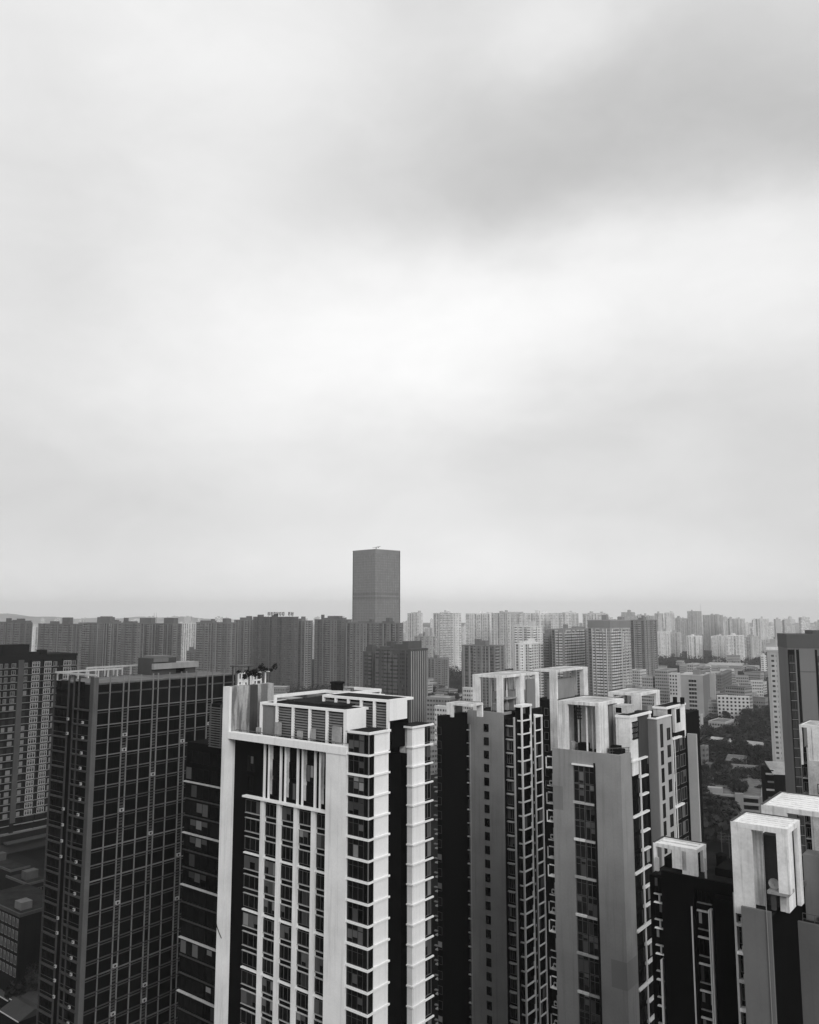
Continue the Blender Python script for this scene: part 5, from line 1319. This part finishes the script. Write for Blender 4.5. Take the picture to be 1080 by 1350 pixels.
def block(px, py, Y, wpx, dpx, label, wall=0.3, yaw=38, rows=True, name='low_block', cat='low building', roof='roof2', gable=0, group=None, h=None, windows=None, wh=1.6, flat=0.0):
    f = Fr(px, py, Y, yaw); z1 = max(f.zt, 3.0)
    Wd = max(3.0, min(90, -f.X(wpx))); Dp = max(3.0, min(90, f.Y(dpx))) if dpx > px else 10.0
    t = thing(name, label, cat, f, group)
    part('wall', [wmat(wall)], t, (-Wd, 0, 0, Dp, 0, z1))
    if gable:
        m = MB(); m.gable(-Wd, 0, 0, Dp, z1, z1+gable); m.build('roof', roof, t)
    else:
        part('roof', [roof], t, (-Wd+0.3, -0.3, 0.3, Dp-0.3, z1, z1+0.1))
        m = MB(); m.box(-Wd-0.1, 0.1, -0.1, 0.3, z1, z1+0.7); m.box(-0.3, 0.1, 0.3, Dp, z1, z1+0.7); m.box(-Wd-0.1, -Wd+0.3, 0.3, Dp, z1, z1+0.7); m.box(-Wd+0.3, -0.3, Dp-0.3, Dp, z1, z1+0.7); m.build('parapet', wmat(min(0.6, wall*1.15)), t)
    if windows:
        nr, nc = windows
        for k in range(nr):
            for i in range(nc):
                u = Wd*(i+0.25)/nc
                win(t, -Wd+u, -0.1, z1-0.8-wh-k*(wh+1.6), Wd/nc*0.5, wh, 1, 1, var=0, bar=0.12, frame='dark3')
    else:
        fhh = 3.2
        for k in range(int((z1-1)/fhh)):
            m = MB(); m.box(-Wd+0.6, -0.6, -0.08, 0, z1-2.6-k*fhh, z1-1.2-k*fhh); m.box(0, 0.08, 0.6, Dp-0.6, z1-2.6-k*fhh, z1-1.2-k*fhh); m.build('window_band', gmat(wall*0.8, 0.015, 3.0, 2.2, 1.0, 0.6), t)
    return t, f, Wd, Dp, z1
block(988, 919, 760, 945.5, 992, 'white office block with rows of small square windows right of the blank-flanked block', 0.52, 20, windows=(8, 8), wh=1.7, name='office_block', cat='office block')
block(924, 943, 690, 903, 927, 'small pale block with dark window rows below the blank-flanked block', 0.36, 38, windows=(4, 4), wh=1.6)
block(956, 953, 684, 934, 968, 'low block with blank light front wall and dark window bays at its side', 0.34, 38, roof='roof2')
block(951, 890, 900, 944, 972, 'grey hazy slab right of the blank-flanked block', 0.14, 28)
block(987, 892, 920, 970, 990, 'grey block with pale gridded face behind the white office block', 0.3, 20)
block(1006, 898, 900, 990, 1010, 'white block with tall bays left of the narrow capped tower', 0.5, 20)
block(880, 884, 830, 863, 893, 'pale block with rounded top behind the striped small block', 0.33, 38)
block(893, 889, 740, 882, 897, 'small block with white piers and dark slatted windows', 0.48, 30, windows=(6, 3), wh=1.5)
block(844, 884, 900, 831, 852, 'small bright white house cluster below the plain grey tower', 0.6, 38)
block(860, 893, 840, 846, 868, 'low pale house with flat roof left of the rounded block', 0.4, 38)
block(978, 878, 1500, 930, 985, 'long flat pale-roofed hall beyond the second row', 0.32, 25, roof='pale_roof')
block(914, 876, 950, 905, 922, 'pale block with twin roof turrets behind the blank-flanked block', 0.42, 38)
block(928, 880, 900, 918, 936, 'small grey block with roof clutter behind the blank-flanked block', 0.26, 38)
block(1034, 942, 840, 990, 1042, 'low pale-roofed hall behind the woods left of the smooth grey tower', 0.4, 20, roof='pale_roof')
block(968, 979, 600, 936, 974, 'long low house with a pale ragged roof among trees', 0.12, 50, roof='pale_roof', gable=2.0, rows=False)
block(1003, 984, 575, 970, 1008, 'long gabled house with pale sheet roof right of the ragged-roofed one', 0.16, 50, roof='pale_roof', gable=2.5)
block(978, 1004, 515, 957, 985, 'grey courtyard house with dormers among dark trees', 0.22, 30, roof='roof2', gable=2.2)
block(955, 1010, 500, 930, 958, 'low grey house row left of the courtyard house', 0.14, 38, roof='pale_roof')
block(930, 985, 520, 927, 934, 'thin grey stair block beside the ragged-roofed house', 0.16, 38)
# terrace of long floors below the trees
tt_, ft_, wt_, dt_, zt_ = block(1004, 1052, 415, 927, 1012, 'long three-storey grey building with continuous balconies beyond the black tower', 0.2, 24, roof='roof2', windows=(1, 1), wh=0.5)
for k in range(3): part('balcony', [wmat(0.26)], tt_, (-wt_+1, -1, -1.4, -0.05, zt_-0.4-k*3.3, zt_+0.5-k*3.3)); part('opening', ['dark'], tt_, (-wt_+1.5, -1.5, -0.06, -0.01, zt_-2.6-k*3.3, zt_-0.8-k*3.3))
part('stair_tower', [wmat(0.24)], tt_, (-12, -8.2, -1.9, -0.1, 0, zt_+1.6)); part('roof_shed', [wmat(0.3)], tt_, (-wt_+2, -wt_+9, 2, 6, zt_+0.1, zt_+2.6), )
# dark house tower with sloping roof and white balconies
fh_ = Fr(1021, 1020, 330, 15); th = thing('apartment_block', 'dark block with sloping grey roof and white balcony rails at its left', 'apartment block', fh_)
zh = fh_.zt; wr = fh_.X(1043, 0)
part('wall', ['dark2'], th, (0, wr, 0, 12, 0, zh)); part('wall', ['dark'], th, (-3.2, 0, 1.5, 12, 0, zh+1))
m = MB(); m.quad([(-0.5, -0.6, zh-0.2), (wr+0.8, -0.6, zh-0.2), (wr+0.3, 8, zh+3.4), (-2.2, 8, zh+3.4)]); m.quad([(-2.2, 8, zh+3.4), (wr+0.3, 8, zh+3.4), (wr+0.8, 12.4, zh-0.2), (-0.5, 12.4, zh-0.2)]); m.quad([(-0.5, -0.6, zh-0.2), (-2.2, 8, zh+3.4), (-0.5, 12.4, zh-0.2)]); m.quad([(wr+0.8, -0.6, zh-0.2), (wr+0.8, 12.4, zh-0.2), (wr+0.3, 8, zh+3.4)]); m.build('roof', 'pale_roof', th)
for k in range(10): part('balcony', ['line_dim' if k % 2 else 'line'], th, (-3.0+(k % 2)*0.6, -0.2, 0.3, 1.45, zh-0.6-k*3.0, zh-0.1-k*3.0))

# ------------------------------------------------------------------ small far blocks in the streets (nothing tells these apart)
def scatter(n, pxr, Yr, hr, label, group, wall=(0.12, 0.4), seed=1, wr=(10, 30)):
    r = random.Random(seed)
    for i in range(n):
        px = r.uniform(*pxr); Y = math.exp(r.uniform(math.log(Yr[0]), math.log(Yr[1]))); h = r.uniform(*hr)
        c = at(px, 811+100*1088/Y, Y)
        o = thing('low_block', label, 'low building', None, group, (c.x, c.y, 0), r.choice((38, 38, 25, 50, 10)))
        wd, dp = r.uniform(*wr), r.uniform(9, 16); a = r.uniform(*wall)
        part('wall', [wmat(round(a, 1) if a > 0.15 else 0.12)], o, (-wd, 0, 0, dp, 0, h)); part('roof', [r.choice(('roof2', 'pale_roof', 'roof2', 'concrete'))], o, (-wd-0.3, 0.3, -0.3, dp+0.3, h, h+0.5))
        m = MB()
        for k in range(int(h/3.2)): m.box(-wd+0.6, -0.6, -0.08, 0, 1+k*3.2, 2.4+k*3.2); m.box(0, 0.08, 0.6, dp-0.6, 1+k*3.2, 2.4+k*3.2)
        m.build('window_band', gmat(0.2, 0.015, 3.0, 2.2, 1.0, 0.6), o)
        if r.random() < 0.6: part('roof_shed', ['concrete'], o, (-wd*0.6, -wd*0.6+3, dp*0.3, dp*0.3+3, h+0.5, h+3))
scatter(34, (345, 482), (560, 1000), (8, 22), 'small hazy block in the streets seen just over the front tower roof', 'low blocks over the front tower roof', seed=3)
scatter(26, (536, 622), (500, 1150), (6, 18), 'small hazy block in the gap between front tower and grey wall tower', 'low blocks in the centre gap', seed=4)
scatter(40, (830, 1030), (720, 1700), (6, 20), 'small hazy block in the far streets at right', 'low blocks in the far streets at right', seed=6, wall=(0.2, 0.5))
scatter(22, (835, 1025), (780, 1250), (18, 36), 'small hazy mid-rise among the packed blocks at right', 'mid-rises among the packed blocks at right', seed=9, wall=(0.25, 0.5), wr=(14, 26))
rf = random.Random(77); mcity = MB()  # added far boxes; their pale base colour stands in for horizon mist
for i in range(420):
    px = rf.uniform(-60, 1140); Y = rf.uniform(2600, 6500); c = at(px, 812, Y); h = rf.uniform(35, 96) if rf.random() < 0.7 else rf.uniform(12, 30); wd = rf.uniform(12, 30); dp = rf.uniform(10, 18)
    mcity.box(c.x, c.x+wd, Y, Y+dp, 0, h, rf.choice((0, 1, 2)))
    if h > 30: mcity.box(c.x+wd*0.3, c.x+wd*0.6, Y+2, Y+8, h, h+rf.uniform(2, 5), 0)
tag(mcity.build('misty_city_fill', [wmat(0.42), gmat(0.4, 0.2, 3.0, 3.4, 0.5, 0.6), gmat(0.5, 0.24, 3.0, 2.4, 0.5, 0.6)]), 'added mass of pale far towers along the horizon, mist put into its colour', 'distant city', None, 'stuff')
block(593, 921, 600, 562, 600, 'low grey hall with pale roof line beyond the white second bay', 0.2, 20, roof='pale_roof')
block(590, 933, 540, 573, 596, 'small bright white roofed building behind the black flank', 0.6, 38, roof='pale_roof')
block(621, 908, 640, 610, 626, 'small white house at the tree belt left of the white roof frame', 0.55, 38)

# ------------------------------------------------------------------ trees
def crown_mesh(seed, r_, h):
    r = random.Random(seed); mb = MB()
    lobes = [(r.uniform(-0.45, 0.45)*r_, r.uniform(-0.45, 0.45)*r_, r.uniform(-0.28, 0.42)*h, r.uniform(0.35, 0.62)) for _ in range(9)]
    for (x, y, z, s) in lobes:
        m = 1 if r.random() < 0.4 else 0
        for _ in range(170):
            v = Vector((r.gauss(0, 1), r.gauss(0, 1), r.gauss(0, 1))).normalized()*r.uniform(0.55, 1.05)
            q = Vector((x+v.x*r_*s, y+v.y*r_*s, z+v.z*h*0.5*s))
            n_ = (v+Vector((r.gauss(0, .5), r.gauss(0, .5), r.gauss(0, .5)+0.4))).normalized(); b_ = n_.orthogonal().normalized(); c_ = n_.cross(b_); ss = r.uniform(0.28, 0.6)
            mb.quad([q-b_*ss, q-c_*ss*0.7, q+b_*ss, q+c_*ss*0.7], m)
    return mb.mesh('crown', ['leaf', 'leaf2'])
M['bark'] = paint('bark', 0.04)
CR = [crown_mesh(s, 4.6, 7.5) for s in (11, 12, 13, 14, 15)]
tmb = MB(); tmb.tube((0, 0, 0), (0.1, 0, 4.5), 0.35, 0.22)
for a in range(4): tmb.tube((0.1, 0, 3.6+a*0.3), (1.6*math.cos(a*1.6), 1.6*math.sin(a*1.6), 6+a*0.4), 0.14, 0.05)
TM = tmb.mesh('trunk', ['bark'])
def tree(x, y, s, label, group, r):
    o = thing('tree', label, 'tree', None, group, (x, y, 0), r.uniform(0, 360)); o.scale = (s, s, s*r.uniform(0.85, 1.2))
    a = bpy.data.objects.new('trunk', TM); COL.objects.link(a); a.parent = o
    b = bpy.data.objects.new('crown', r.choice(CR)); COL.objects.link(b); b.parent = o; b.location = (0, 0, 7.2)
def grove(n, poly, label, group, seed, smin=0.7, smax=1.4):
    """trees whose feet fall inside an area of the picture given as pixel rectangle rows (px0,px1,py0,py1)"""
    r = random.Random(seed)
    tot = sum((b-a)*(d-c) for a, b, c, d in poly)
    for (a, b, c, d) in poly:
        for _ in range(max(1, int(n*(b-a)*(d-c)/tot))):
            px, py = r.uniform(a, b), r.uniform(c, d); Y = ground_Y(py); p = at(px, py, Y)
            tree(p.x, p.y, r.uniform(smin, smax), label, group, r)
grove(190, [(930, 1045, 975, 1010), (925, 1050, 1010, 1075), (915, 960, 1060, 1110)], 'dark tree in the grove between the black tower and the smooth grey tower', 'trees in the near grove', 21)
grove(60, [(955, 1045, 950, 985), (968, 1030, 935, 955)], 'hazy tree in the woods behind the long gabled house', 'trees in the woods at right', 22)
grove(25, [(560, 625, 905, 935)], 'grey tree in the belt seen between the front tower and the grey wall tower', 'trees in the centre gap', 23)
grove(18, [(-10, 60, 1180, 1330)], 'dark tree down in the street at lower left', 'trees at lower left', 24, 0.5, 0.9)
# far woodland belts that read as one mass
def wood(rects, n, seed, label):
    r = random.Random(seed); mb = MB()
    for (a, b, c, d) in rects:
        for _ in range(n):
            px, py = r.uniform(a, b), r.uniform(c, d); Y = ground_Y(py); p = at(px, py, Y); s = r.uniform(0.8, 1.5)
            for _ in range(26):
                v = Vector((r.gauss(0, 1), r.gauss(0, 1), r.gauss(0, 1))).normalized()
                q = Vector((p.x+v.x*5*s, p.y+v.y*5*s, 5.5+v.z*4.5*s)); n_ = (v+Vector((0, 0, .5))).normalized(); b_ = n_.orthogonal().normalized(); c_ = n_.cross(b_); ss = r.uniform(1.2, 2.2)
                mb.quad([q-b_*ss, q-c_*ss*.7, q+b_*ss, q+c_*ss*.7], 1 if r.random() < .3 else 0)
    o = mb.build('woodland', ['leaf', 'leaf2'])
    tag(o, label, 'woodland', None, 'stuff')
wood([(862, 1030, 862, 878), (985, 1030, 870, 905)], 260, 31, 'dark belt of far woods below the second row of towers')
wood([(535, 612, 878, 900), (860, 960, 955, 985), (830, 1000, 905, 950)], 120, 32, 'patches of hazy trees among the streets')
wood([(340, 480, 895, 925)], 160, 33, 'hazy treetops among the streets over the front tower roof')

wood([(925, 1045, 985, 1000), (925, 1050, 1000, 1070), (915, 965, 1050, 1110)], 130, 34, 'dense dark undergrowth between the trees of the grove')
wood([(955, 1045, 945, 985), (968, 1040, 930, 955)], 110, 35, 'dense hazy foliage between the trees of the woods')

# ------------------------------------------------------------------ added unseen towers behind the viewpoint, keeping sky light off the lower facades
for (x, y, wd, dp, h) in ((-135, 30, 34, 18, 104), (-96, -62, 36, 20, 112), (-30, -100, 40, 20, 108), (48, -140, 40, 20, 110), (-190, -40, 36, 20, 106), (-120, -150, 40, 20, 108)):
    o = thing('residential_tower', 'grey tower added unseen behind the viewpoint to hold sky light off the lower facades', 'apartment tower', None, 'added unseen towers behind the viewpoint', (x, y, 0), 38)
    part('wall', ['grey_dark'], o, (-wd/2, wd/2, -dp/2, dp/2, 0, h)); part('roof', ['roof'], o, (-wd/2-0.2, wd/2+0.2, -dp/2-0.2, dp/2+0.2, h, h+0.8))
    for i in range(5):
        u = -wd/2+2+i*(wd-4)/5
        m = MB(); m.box(u, u+3.2, dp/2, dp/2+0.3, 3, h-2); m.box(u, u+3.2, -dp/2-0.3, -dp/2, 3, h-2); m.build('window_strip', gmat(0.15, 0.01, 3.0, 1.7, 0.55, 0.7), o)
    part('lift_housing', ['grey_dark'], o, (-4, 3, -4, 4, h+0.8, h+5))
